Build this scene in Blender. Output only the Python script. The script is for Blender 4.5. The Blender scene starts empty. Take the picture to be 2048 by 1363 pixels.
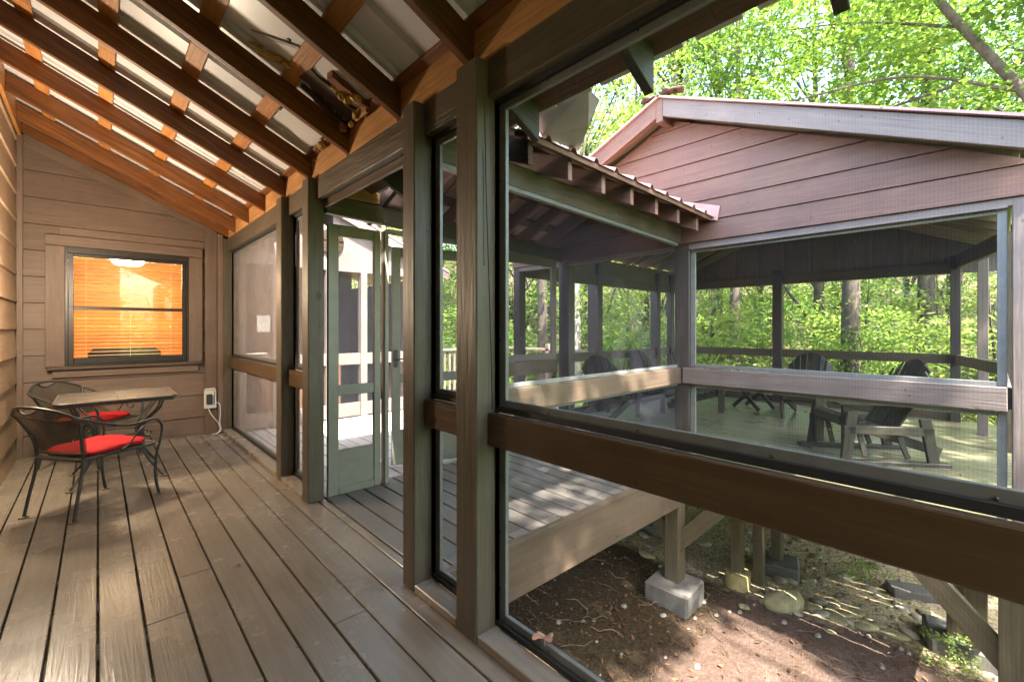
import bpy, bmesh, math, random
import numpy as np
from mathutils import Vector, Matrix

random.seed(7)
NR = np.random.RandomState(11)
S = bpy.context.scene
COL = S.collection

# ------------------------------------------------------------------ camera
H = 1.35
cam = bpy.data.objects.new("camera", bpy.data.cameras.new("camera"))
COL.objects.link(cam)
cam.data.sensor_width = 36.0
cam.data.lens = 895.0 / 2048.0 * 36.0
cam.data.shift_y = -25.5 / 2048.0
cam.data.clip_start = 0.02
cam.data.clip_end = 500
YAW = math.atan2(828, 895)
cam.location = (0, 0, H)
cam.rotation_euler = (math.radians(90), 0, -YAW)
S.camera = cam

# ------------------------------------------------------------------ light
SUN_EL = math.radians(58)
TO_SUN = Vector((-0.24 * math.cos(SUN_EL), -0.97 * math.cos(SUN_EL), math.sin(SUN_EL))).normalized()
W = bpy.data.worlds.new("World")
S.world = W
W.use_nodes = True
nt = W.node_tree
bg = nt.nodes["Background"]
sky = nt.nodes.new("ShaderNodeTexSky")
sky.sky_type = 'NISHITA'
sky.sun_disc = False
sky.sun_elevation = SUN_EL
sky.sun_rotation = math.atan2(TO_SUN.x, TO_SUN.y)
sky.air_density = 1.2
sky.dust_density = 2.5
nt.links.new(sky.outputs[0], bg.inputs[0])
bg.inputs[1].default_value = 0.15
sl = bpy.data.lights.new("sun", 'SUN')
sl.energy = 3.6
sl.angle = math.radians(0.5)
sl.color = (1.0, 0.94, 0.84)
so = bpy.data.objects.new("sun", sl)
COL.objects.link(so)
so.rotation_euler = TO_SUN.to_track_quat('Z', 'Y').to_euler()
so.location = (0, -10, 20)

S.view_settings.view_transform = 'Standard'
S.view_settings.look = 'None'
S.view_settings.gamma = 1.0
S.view_settings.exposure = 3.7
S.cycles.use_denoising = True
S.cycles.max_bounces = 8
S.cycles.diffuse_bounces = 5
S.cycles.glossy_bounces = 3
S.cycles.transmission_bounces = 5
S.cycles.transparent_max_bounces = 24
S.cycles.caustics_reflective = False
S.cycles.caustics_refractive = False
S.cycles.sample_clamp_indirect = 6.0

# ------------------------------------------------------------------ materials
def new_mat(name):
    m = bpy.data.materials.new(name)
    m.use_nodes = True
    n = m.node_tree.nodes
    n.clear()
    return m, n, m.node_tree.links

def N(n, t, **k):
    x = n.new("ShaderNode" + t)
    for a, v in k.items():
        setattr(x, a, v)
    return x

def ramp(n, stops):
    r = N(n, "ValToRGB")
    e = r.color_ramp.elements
    while len(e) < len(stops):
        e.new(0.5)
    for i, (p, c) in enumerate(stops):
        e[i].position = p
        e[i].color = (c[0], c[1], c[2], 1) if not isinstance(c, (int, float)) else (c, c, c, 1)
    return r

def mixc(n, l, fac, a, b, mode='MIX'):
    m = N(n, "Mix", data_type='RGBA', blend_type=mode)
    for sock, v in ((m.inputs[0], fac), (m.inputs[6], a), (m.inputs[7], b)):
        if hasattr(v, "links"):
            l.new(v, sock)
        elif isinstance(v, (int, float)):
            sock.default_value = v
        else:
            sock.default_value = (v[0], v[1], v[2], 1)
    return m.outputs[2]

def principled(n, l, rough=0.5, spec=0.5, metallic=0.0):
    p = N(n, "BsdfPrincipled")
    p.inputs["Roughness"].default_value = rough
    p.inputs["Specular IOR Level"].default_value = spec
    p.inputs["Metallic"].default_value = metallic
    o = N(n, "OutputMaterial")
    l.new(p.outputs[0], o.inputs[0])
    return p

def wood(name, c1, c2, rough=0.5, spec=0.4, grain=1.0, bump=0.25, tone=0.25, wear=None, rough_var=0.12, rings=0.0, band=0.0, spots=True, blot=.2):
    """painted or stained timber: grain runs along the board ('gl' attribute), tone varies per board"""
    m, n, l = new_mat(name)
    p = principled(n, l, rough, spec)
    at = N(n, "Attribute", attribute_name="gl")
    mp = N(n, "Mapping")
    mp.inputs["Scale"].default_value = (1.6 * grain, 34 * grain, 34 * grain)
    l.new(at.outputs["Vector"], mp.inputs[0])
    g = N(n, "TexNoise")
    g.inputs["Scale"].default_value = 1.0
    g.inputs["Detail"].default_value = 7
    g.inputs["Roughness"].default_value = 0.62
    g.inputs["Distortion"].default_value = 0.9
    l.new(mp.outputs[0], g.inputs["Vector"])
    gr = ramp(n, [(0.32, 0.0), (0.68, 1.0)])
    l.new(g.outputs[0], gr.inputs[0])
    col = mixc(n, l, gr.outputs[0], c1, c2)
    height = gr.outputs[0]
    if rings > 0:
        mp2 = N(n, "Mapping")
        mp2.inputs["Scale"].default_value = (0.55, 9, 9)
        l.new(at.outputs["Vector"], mp2.inputs[0])
        wv = N(n, "TexNoise")
        wv.inputs["Scale"].default_value = 1.3
        wv.inputs["Detail"].default_value = 1.5
        wv.inputs["Distortion"].default_value = 0.5
        l.new(mp2.outputs[0], wv.inputs["Vector"])
        mm = N(n, "Math", operation='MULTIPLY')
        mm.inputs[1].default_value = 13
        l.new(wv.outputs[0], mm.inputs[0])
        fr = N(n, "Math", operation='FRACT')
        l.new(mm.outputs[0], fr.inputs[0])
        rr = ramp(n, [(0.0, 1.0), (0.35, 0.0), (0.8, 0.1), (1.0, 1.0)])
        l.new(fr.outputs[0], rr.inputs[0])
        mu = N(n, "Math", operation='MULTIPLY')
        mu.inputs[1].default_value = rings
        l.new(rr.outputs[0], mu.inputs[0])
        col = mixc(n, l, mu.outputs[0], col, c1)
        ad = N(n, "Math", operation='ADD')
        l.new(height, ad.inputs[0])
        l.new(mu.outputs[0], ad.inputs[1])
        height = ad.outputs[0]
    if band > 0:      # saw marks across the board
        mp3 = N(n, "Mapping")
        mp3.inputs["Scale"].default_value = (1, 0.12, 0.12)
        l.new(at.outputs["Vector"], mp3.inputs[0])
        wv = N(n, "TexNoise")
        wv.inputs["Scale"].default_value = 60
        wv.inputs["Detail"].default_value = 1
        l.new(mp3.outputs[0], wv.inputs["Vector"])
        mu = N(n, "Math", operation='MULTIPLY')
        mu.inputs[1].default_value = band
        l.new(wv.outputs[0], mu.inputs[0])
        ad = N(n, "Math", operation='ADD')
        l.new(height, ad.inputs[0])
        l.new(mu.outputs[0], ad.inputs[1])
        height = ad.outputs[0]
    rn = N(n, "Attribute", attribute_name="rnd")
    rr = ramp(n, [(0.0, 1.0 - tone), (1.0, 1.0 + tone)])
    l.new(rn.outputs["Fac"], rr.inputs[0])
    col = mixc(n, l, 1.0, col, rr.outputs[0], 'MULTIPLY')
    # weathering, in world-size blotches
    tc = N(n, "TexCoord")
    b = N(n, "TexNoise")
    b.inputs["Scale"].default_value = 2.3
    b.inputs["Detail"].default_value = 6
    b.inputs["Roughness"].default_value = 0.65
    l.new(tc.outputs["Object"], b.inputs["Vector"])
    br = ramp(n, [(0.3, 1 - blot), (0.7, 1 + blot * .6)])
    l.new(b.outputs[0], br.inputs[0])
    col = mixc(n, l, 1.0, col, br.outputs[0], 'MULTIPLY')
    if spots:
        v = N(n, "TexVoronoi")
        v.inputs["Scale"].default_value = 7
        l.new(tc.outputs["Object"], v.inputs["Vector"])
        vr = ramp(n, [(0.0, 1.0), (0.035, 1.0), (0.06, 0.0)])
        l.new(v.outputs["Distance"], vr.inputs[0])
        mu = N(n, "Math", operation='MULTIPLY')
        mu.inputs[1].default_value = 0.7
        l.new(vr.outputs[0], mu.inputs[0])
        col = mixc(n, l, mu.outputs[0], col, (c1[0] * .3, c1[1] * .3, c1[2] * .3))
    if wear:
        w = N(n, "TexNoise")
        w.inputs["Scale"].default_value = 1.1
        w.inputs["Detail"].default_value = 9
        w.inputs["Roughness"].default_value = 0.72
        l.new(tc.outputs["Object"], w.inputs["Vector"])
        wr = ramp(n, [(0.50, 0.0), (0.56, 0.75)])
        l.new(w.outputs[0], wr.inputs[0])
        dv = N(n, "VectorMath", operation='DISTANCE')
        l.new(tc.outputs["Object"], dv.inputs[0])
        dv.inputs[1].default_value = (-.22, 2.0, 0)
        dm = N(n, "MapRange")
        dm.inputs[1].default_value = .75; dm.inputs[2].default_value = .15; dm.inputs[3].default_value = 0; dm.inputs[4].default_value = 1
        l.new(dv.outputs["Value"], dm.inputs[0])
        dk = N(n, "Math", operation='MULTIPLY')
        l.new(wr.outputs[0], dk.inputs[0]); l.new(dm.outputs[0], dk.inputs[1])
        col = mixc(n, l, dk.outputs[0], col, wear)
    l.new(col, p.inputs["Base Color"])
    rv = N(n, "MapRange")
    rv.inputs[3].default_value = rough - rough_var
    rv.inputs[4].default_value = rough + rough_var
    l.new(b.outputs[0], rv.inputs[0])
    l.new(rv.outputs[0], p.inputs["Roughness"])
    bp = N(n, "Bump")
    bp.inputs["Strength"].default_value = bump * 1.15
    bp.inputs["Distance"].default_value = 0.004
    l.new(height, bp.inputs["Height"])
    l.new(bp.outputs[0], p.inputs["Normal"])
    return m

def plain(name, c, rough=0.5, spec=0.5, metallic=0.0, var=0.15, scale=8, bump=0.0, bscale=60):
    m, n, l = new_mat(name)
    p = principled(n, l, rough, spec, metallic)
    tc = N(n, "TexCoord")
    b = N(n, "TexNoise")
    b.inputs["Scale"].default_value = scale
    b.inputs["Detail"].default_value = 6
    l.new(tc.outputs["Object"], b.inputs["Vector"])
    br = ramp(n, [(0.3, 1 - var), (0.7, 1 + var)])
    l.new(b.outputs[0], br.inputs[0])
    l.new(mixc(n, l, 1.0, c, br.outputs[0], 'MULTIPLY'), p.inputs["Base Color"])
    if bump:
        t = N(n, "TexNoise")
        t.inputs["Scale"].default_value = bscale
        t.inputs["Detail"].default_value = 4
        l.new(tc.outputs["Object"], t.inputs["Vector"])
        bp = N(n, "Bump")
        bp.inputs["Strength"].default_value = bump
        bp.inputs["Distance"].default_value = 0.01
        l.new(t.outputs[0], bp.inputs["Height"])
        l.new(bp.outputs[0], p.inputs["Normal"])
    return m

def screen_mat(name, cover, tint, dust=0.5):
    """insect screen: fine woven threads let most light through, thicker at grazing view, dusty specks"""
    m, n, l = new_mat(name)
    o = N(n, "OutputMaterial")
    tr = N(n, "BsdfTransparent")
    df = N(n, "BsdfDiffuse")
    df.inputs[0].default_value = (*tint, 1)
    lw = N(n, "LayerWeight")
    lw.inputs[0].default_value = 0.35
    mr = N(n, "MapRange")
    mr.inputs[3].default_value = cover
    mr.inputs[4].default_value = min(0.9, cover + 0.4)
    l.new(lw.outputs["Facing"], mr.inputs[0])
    tc = N(n, "TexCoord")
    sp = N(n, "SeparateXYZ")
    l.new(tc.outputs["Object"], sp.inputs[0])
    fac = mr.outputs[0]
    # vertical threads bunch into faint visible lines
    ad0 = N(n, "Math", operation='ADD')
    l.new(sp.outputs[0], ad0.inputs[0])
    l.new(sp.outputs[1], ad0.inputs[1])
    mu = N(n, "Math", operation='MULTIPLY')
    mu.inputs[1].default_value = 2 * math.pi / 0.0065
    l.new(ad0.outputs[0], mu.inputs[0])
    sn = N(n, "Math", operation='SINE')
    l.new(mu.outputs[0], sn.inputs[0])
    mu2 = N(n, "Math", operation='MULTIPLY')
    mu2.inputs[1].default_value = 0.045
    l.new(sn.outputs[0], mu2.inputs[0])
    ad = N(n, "Math", operation='ADD')
    l.new(fac, ad.inputs[0])
    l.new(mu2.outputs[0], ad.inputs[1])
    ns = N(n, "TexNoise")
    ns.inputs["Scale"].default_value = 3
    ns.inputs["Detail"].default_value = 5
    l.new(tc.outputs["Object"], ns.inputs["Vector"])
    mu3 = N(n, "MapRange")
    mu3.inputs[1].default_value = 0.35
    mu3.inputs[2].default_value = 0.7
    mu3.inputs[3].default_value = -0.04
    mu3.inputs[4].default_value = 0.06
    l.new(ns.outputs[0], mu3.inputs[0])
    ad2 = N(n, "Math", operation='ADD')
    l.new(ad.outputs[0], ad2.inputs[0])
    l.new(mu3.outputs[0], ad2.inputs[1])
    v = N(n, "TexVoronoi")
    v.inputs["Scale"].default_value = 26
    l.new(tc.outputs["Object"], v.inputs["Vector"])
    vr = ramp(n, [(0.0, dust), (0.05, dust), (0.085, 0.0)])
    l.new(v.outputs["Distance"], vr.inputs[0])
    ad3 = N(n, "Math", operation='ADD', use_clamp=True)
    l.new(ad2.outputs[0], ad3.inputs[0])
    l.new(vr.outputs[0], ad3.inputs[1])
    l.new(mixc(n, l, vr.outputs[0], tint, (0.5, 0.5, 0.45)), df.inputs[0])
    mx = N(n, "MixShader")
    l.new(ad3.outputs[0], mx.inputs[0])
    l.new(tr.outputs[0], mx.inputs[1])
    l.new(df.outputs[0], mx.inputs[2])
    l.new(mx.outputs[0], o.inputs[0])
    return m

def leaf_mat(name, c_dark, c_light, trans=0.45):
    m, n, l = new_mat(name)
    o = N(n, "OutputMaterial")
    rn = N(n, "Attribute", attribute_name="rnd")
    r = ramp(n, [(0.0, c_dark), (1.0, c_light)])
    l.new(rn.outputs["Fac"], r.inputs[0])
    df = N(n, "BsdfPrincipled")
    df.inputs["Roughness"].default_value = 0.45
    df.inputs["Specular IOR Level"].default_value = 0.3
    l.new(r.outputs[0], df.inputs["Base Color"])
    tl = N(n, "BsdfTranslucent")
    hs = mixc(n, l, 1.0, r.outputs[0], (1.75, 1.6, 1.1), 'MULTIPLY')
    l.new(hs, tl.inputs[0])
    mx = N(n, "MixShader")
    mx.inputs[0].default_value = trans
    l.new(df.outputs[0], mx.inputs[1])
    l.new(tl.outputs[0], mx.inputs[2])
    l.new(mx.outputs[0], o.inputs[0])
    return m

def holes_mat(name, c, pitch, fill):
    """expanded steel mesh: diamond holes cut through dark coated metal"""
    m, n, l = new_mat(name)
    o = N(n, "OutputMaterial")
    p = N(n, "BsdfPrincipled")
    p.inputs["Base Color"].default_value = (*c, 1)
    p.inputs["Roughness"].default_value = 0.45
    tr = N(n, "BsdfTransparent")
    at = N(n, "Attribute", attribute_name="gl")
    sp = N(n, "SeparateXYZ")
    l.new(at.outputs["Vector"], sp.inputs[0])
    vals = []
    for sgn in (1, -1):
        a = N(n, "Math", operation='MULTIPLY_ADD')
        a.inputs[1].default_value = sgn
        l.new(sp.outputs[1], a.inputs[0])
        l.new(sp.outputs[0], a.inputs[2])
        b = N(n, "Math", operation='MULTIPLY')
        b.inputs[1].default_value = 1.0 / pitch
        l.new(a.outputs[0], b.inputs[0])
        f = N(n, "Math", operation='FRACT')
        l.new(b.outputs[0], f.inputs[0])
        g = N(n, "Math", operation='LESS_THAN')
        g.inputs[1].default_value = fill
        l.new(f.outputs[0], g.inputs[0])
        vals.append(g.outputs[0])
    mxv = N(n, "Math", operation='MAXIMUM')
    l.new(vals[0], mxv.inputs[0])
    l.new(vals[1], mxv.inputs[1])
    mx = N(n, "MixShader")
    l.new(mxv.outputs[0], mx.inputs[0])
    l.new(tr.outputs[0], mx.inputs[1])
    l.new(p.outputs[0], mx.inputs[2])
    l.new(mx.outputs[0], o.inputs[0])
    return m

def emit(name, c, s):
    m, n, l = new_mat(name)
    o = N(n, "OutputMaterial")
    e = N(n, "Emission")
    e.inputs[0].default_value = (*c, 1)
    e.inputs[1].default_value = s
    l.new(e.outputs[0], o.inputs[0])
    return m

def glass_mat(name):
    m, n, l = new_mat(name)
    o = N(n, "OutputMaterial")
    tr = N(n, "BsdfTransparent")
    gl = N(n, "BsdfGlossy")
    gl.inputs["Roughness"].default_value = 0.02
    f = N(n, "Fresnel")
    f.inputs[0].default_value = 1.5
    mu = N(n, "Math", operation='MULTIPLY')
    mu.inputs[1].default_value = .75
    l.new(f.outputs[0], mu.inputs[0])
    mx = N(n, "MixShader")
    l.new(mu.outputs[0], mx.inputs[0])
    l.new(tr.outputs[0], mx.inputs[1])
    l.new(gl.outputs[0], mx.inputs[2])
    l.new(mx.outputs[0], o.inputs[0])
    return m

M = {}
M['deck'] = wood('deck_paint', (.205, .174, .136), (.255, .219, .174), rough=.26, spec=.5, bump=.13, tone=.07, wear=(.36, .25, .14), rings=.3, rough_var=.1, blot=.1)
M['deck_out'] = wood('deck_paint_outside', (.135, .12, .105), (.17, .152, .135), rough=.36, bump=.2, tone=.1, rings=.15)
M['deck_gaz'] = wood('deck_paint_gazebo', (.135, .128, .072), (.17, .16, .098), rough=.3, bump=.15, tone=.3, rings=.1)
M['post'] = wood('brown_post_paint', (.074, .058, .039), (.115, .093, .062), rough=.42, spec=.4, bump=.45, tone=.06, grain=1.2, rings=.15)
M['rail'] = wood('shaded_brown_rail_paint', (.072, .041, .019), (.102, .063, .032), rough=.36, bump=.25, tone=.08, rings=.1)  # trim paint darkened: dim light on the porch rails put into the colour
M['trim'] = wood('brown_trim_paint', (.085, .06, .042), (.115, .082, .058), rough=.33, bump=.25, tone=.08, band=.4)
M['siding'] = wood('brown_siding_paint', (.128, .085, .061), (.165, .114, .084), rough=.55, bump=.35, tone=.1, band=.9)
M['siding_lit'] = wood('siding_paint_lit_warm', (.36, .24, .15), (.44, .30, .19), rough=.55, bump=.3, tone=.1, band=.5)  # side wall siding with the warm light on it put into the colour
M['gable'] = wood('pinkish_brown_siding_paint', (.145, .073, .051), (.198, .108, .079), rough=.55, bump=.3, tone=.08, rings=.15)
M['gray_trim'] = wood('gray_brown_trim_paint', (.15, .118, .104), (.195, .158, .14), rough=.5, bump=.3, tone=.06)
M['rafter'] = wood('dark_stained_rafter', (.082, .027, .006), (.235, .088, .022), rough=.5, bump=.4, tone=.25, rings=.3)
M['purlin'] = wood('orange_board', (.33, .135, .034), (.50, .23, .068), rough=.55, bump=.3, tone=.2, rings=.4)
M['ply'] = wood('knotty_plywood', (.34, .16, .055), (.54, .30, .12), rough=.5, bump=.2, tone=.15, rings=.7, grain=.7)
M['darkwood'] = wood('dark_old_wood', (.035, .02, .012), (.08, .045, .025), rough=.7, bump=.5, tone=.2)
M['gazpost'] = wood('shaded_gazebo_post_paint', (.04, .034, .03), (.07, .06, .05), rough=.45, bump=.35, tone=.1)  # post paint darkened: shade on the gazebo posts put into the colour
M['darksid'] = wood('dark_slate_boards', (.12, .092, .088), (.165, .13, .125), rough=.55, bump=.3, tone=.1)
M['tail'] = wood('dark_painted_rafter_tail', (.03, .026, .02), (.06, .052, .04), rough=.55, bump=.4, tone=.1)
M['browntrim'] = wood('brown_eave_board', (.10, .05, .03), (.17, .085, .05), rough=.65, bump=.4, tone=.12, rings=.3)
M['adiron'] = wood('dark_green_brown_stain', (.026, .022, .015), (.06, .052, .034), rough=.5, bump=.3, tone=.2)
M['railgray'] = wood('weathered_rail_wood', (.2, .15, .12), (.32, .25, .2), rough=.6, bump=.3, tone=.15)
M['pine'] = wood('knotty_pine_panelling', (.54, .25, .05), (.70, .38, .10), rough=.45, bump=.2, tone=.12, rings=.35)
M['metal_white'] = plain('white_roof_metal', (.60, .61, .62), rough=.36, spec=.5, var=.05, scale=3)
M['metal_red'] = plain('faded_red_roof_metal', (.42, .25, .22), rough=.45, var=.12, scale=5)
M['metal_gray'] = plain('gray_flashing_metal', (.40, .39, .38), rough=.4, metallic=.3, var=.1, scale=5)
M['frame'] = plain('screen_frame_paint', (.15, .155, .145), rough=.38, spec=.6, var=.12, scale=20)
M['gap_shade'] = plain('dark_gap_shade', (.02, .02, .02), rough=.6, var=.1)  # black for the shadow in the gap round the screen frames
M['frame_gray'] = plain('gray_green_door_paint', (.20, .197, .148), rough=.38, var=.08, scale=14)
M['screen'] = screen_mat('insect_screen', .13, (.05, .05, .055))
M['screen_far'] = screen_mat('insect_screen_far', .11, (.035, .035, .05), dust=.25)
M['screen_pale'] = screen_mat('insect_screen_pale', .3, (.30, .28, .29), dust=.35)
M['glass'] = glass_mat('window_glass')
M['black_metal'] = plain('dark_painted_iron', (.035, .035, .03), rough=.38, spec=.6, var=.3, scale=30)
M['chair_mesh'] = holes_mat('chair_back_mesh', (.042, .036, .026), .0125, .5)
M['table_mesh'] = holes_mat('table_top_mesh', (.10, .085, .07), .0115, .40)
M['glide'] = plain('worn_foot_glide', (.22, .17, .10), rough=.5, var=.3, scale=40)
M['red'] = plain('red_cushion_cloth', (.46, .016, .020), rough=.75, spec=.2, var=.14, scale=18, bump=.35, bscale=500)
M['white_plastic'] = plain('white_plastic', (.62, .60, .56), rough=.4, var=.05)
M['black_plastic'] = plain('black_plastic', (.03, .03, .03), rough=.4, var=.1)
M['dark_paint'] = plain('dark_window_sash_paint', (.018, .013, .010), rough=.4, var=.15)
M['blind'] = plain('pale_blind_slat', (.75, .62, .42), rough=.5, var=.05)
M['lampglass'] = emit('lit_lamp_glass', (1.0, .80, .50), 5)
M['concrete'] = plain('concrete_block', (.105, .097, .089), rough=.85, var=.2, scale=9, bump=.4, bscale=90)
M['concrete_y'] = plain('stained_concrete_pier', (.32, .26, .12), rough=.85, var=.25, scale=9, bump=.4, bscale=70)
M['foam'] = plain('yellow_expanding_foam', (.42, .25, .04), rough=.55, var=.3, scale=22, bump=.7, bscale=40)
M['paper'] = plain('white_notice_paper', (.7, .69, .66), rough=.8, var=.04)
M['tub'] = plain('brown_tub_panel', (.22, .10, .06), rough=.5, var=.15)
M['tubcover'] = plain('pale_tub_cover', (.5, .46, .42), rough=.5, var=.08)
M['bark'] = plain('gray_brown_bark', (.075, .058, .043), rough=.9, var=.4, scale=9, bump=.9, bscale=22)
M['bark_pale'] = plain('pale_gray_bark', (.30, .27, .23), rough=.85, var=.3, scale=7, bump=.7, bscale=18)
M['leaf_a'] = leaf_mat('green_leaves', (.065, .135, .03), (.17, .27, .055), .5)
M['leaf_b'] = leaf_mat('yellow_green_leaves', (.115, .19, .045), (.27, .345, .095), .5)
M['leaf_m'] = leaf_mat('maple_leaves', (.04, .095, .02), (.20, .31, .06), .47)
M['leaf_c'] = leaf_mat('deep_green_leaves', (.05, .105, .028), (.12, .21, .055), .45)
M['drygrass'] = leaf_mat('dead_leaves', (.06, .032, .016), (.20, .11, .055), .15)
M['dryleaf'] = plain('dry_maple_leaf', (.42, .22, .13), rough=.7, var=.25, scale=50)
M['stone'] = plain('river_stone', (.30, .27, .21), rough=.8, var=.3, scale=6, bump=.3, bscale=60)
M['pebble'] = plain('gray_pebble', (.17, .15, .12), rough=.85, var=.5, scale=30)
M['stone_moss'] = plain('mossy_river_stone', (.25, .22, .12), rough=.85, var=.4, scale=7, bump=.4, bscale=50)
M['root'] = plain('pale_root', (.12, .085, .06), rough=.9, var=.3)

def ground_mat():
    m, n, l = new_mat('forest_soil')
    p = principled(n, l, .92, .15)
    tc = N(n, "TexCoord")
    sp = N(n, "SeparateXYZ")
    l.new(tc.outputs["Object"], sp.inputs[0])
    n1 = N(n, "TexNoise"); n1.inputs["Scale"].default_value = 5; n1.inputs["Detail"].default_value = 10; n1.inputs["Roughness"].default_value = .7
    n2 = N(n, "TexNoise"); n2.inputs["Scale"].default_value = 38; n2.inputs["Detail"].default_value = 8; n2.inputs["Roughness"].default_value = .75
    n3 = N(n, "TexVoronoi"); n3.inputs["Scale"].default_value = 34
    for k in (n1, n2, n3):
        l.new(tc.outputs["Object"], k.inputs["Vector"])
    clay = ramp(n, [(0.3, (.045, .027, .019)), (0.5, (.108, .070, .053)), (0.7, (.20, .147, .12))])
    mx0 = N(n, "Math", operation='MULTIPLY_ADD'); mx0.inputs[1].default_value = .55
    l.new(n2.outputs[0], mx0.inputs[0])
    hf = N(n, "Math", operation='MULTIPLY'); hf.inputs[1].default_value = .45
    l.new(n1.outputs[0], hf.inputs[0]); l.new(hf.outputs[0], mx0.inputs[2])
    l.new(mx0.outputs[0], clay.inputs[0])
    mulch = ramp(n, [(0.35, (.018, .012, .007)), (0.55, (.06, .042, .022)), (0.75, (.15, .11, .05))])
    l.new(n2.outputs[0], mulch.inputs[0])
    gravel = ramp(n, [(0.0, (.62, .53, .36)), (0.4, (.48, .39, .24)), (0.9, (.20, .16, .09))])
    l.new(n3.outputs["Distance"], gravel.inputs[0])
    gcol = mixc(n, l, .12, gravel.outputs[0], mixc(n, l, 1.0, gravel.outputs[0], n3.outputs["Color"], 'OVERLAY'))
    litter = ramp(n, [(0.3, (.05, .045, .018)), (0.55, (.12, .10, .045)), (0.75, (.24, .18, .09))])
    l.new(n2.outputs[0], litter.inputs[0])
    # mulch bank along the walkway (y above about 1.9, x below 4.2)
    def edge(sock, at, width, wob):
        a = N(n, "Math", operation='SUBTRACT'); l.new(sock, a.inputs[0]); a.inputs[1].default_value = at
        w = N(n, "Math", operation='MULTIPLY_ADD'); l.new(n1.outputs[0], w.inputs[0]); w.inputs[1].default_value = wob
        l.new(a.outputs[0], w.inputs[2])
        r = N(n, "MapRange"); r.inputs[1].default_value = wob * .5 - width; r.inputs[2].default_value = wob * .5 + width
        l.new(w.outputs[0], r.inputs[0])
        return r.outputs[0]
    e1 = edge(sp.outputs[1], 1.75, .12, 1.0)
    e2 = edge(sp.outputs[0], 4.35, .12, .8)
    e3 = edge(sp.outputs[0], 9.5, 1.0, 3.0)
    c = mixc(n, l, e1, clay.outputs[0], mulch.outputs[0])
    # gravel: beyond a slanting line of stones
    sl_ = N(n, "Math", operation='MULTIPLY_ADD'); l.new(sp.outputs[1], sl_.inputs[0]); sl_.inputs[1].default_value = .12; l.new(sp.outputs[0], sl_.inputs[2])
    e2 = edge(sl_.outputs[0], 4.95, .1, .5)
    c = mixc(n, l, e2, c, gcol)
    c = mixc(n, l, e3, c, litter.outputs[0])
    neg = N(n, "Math", operation='MULTIPLY'); l.new(sp.outputs[1], neg.inputs[0]); neg.inputs[1].default_value = -1
    e4 = edge(neg.outputs[0], .55, .3, .8)
    green_bounce = ramp(n, [(0.3, (.07, .15, .015)), (0.7, (.17, .28, .04))])  # unseen green ground added to bounce green light onto the posts
    l.new(n2.outputs[0], green_bounce.inputs[0])
    c = mixc(n, l, e4, c, green_bounce.outputs[0])
    l.new(c, p.inputs["Base Color"])
    bp = N(n, "Bump"); bp.inputs["Strength"].default_value = .9; bp.inputs["Distance"].default_value = .03
    l.new(n2.outputs[0], bp.inputs["Height"]); l.new(bp.outputs[0], p.inputs["Normal"])
    return m
M['ground'] = ground_mat()

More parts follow.
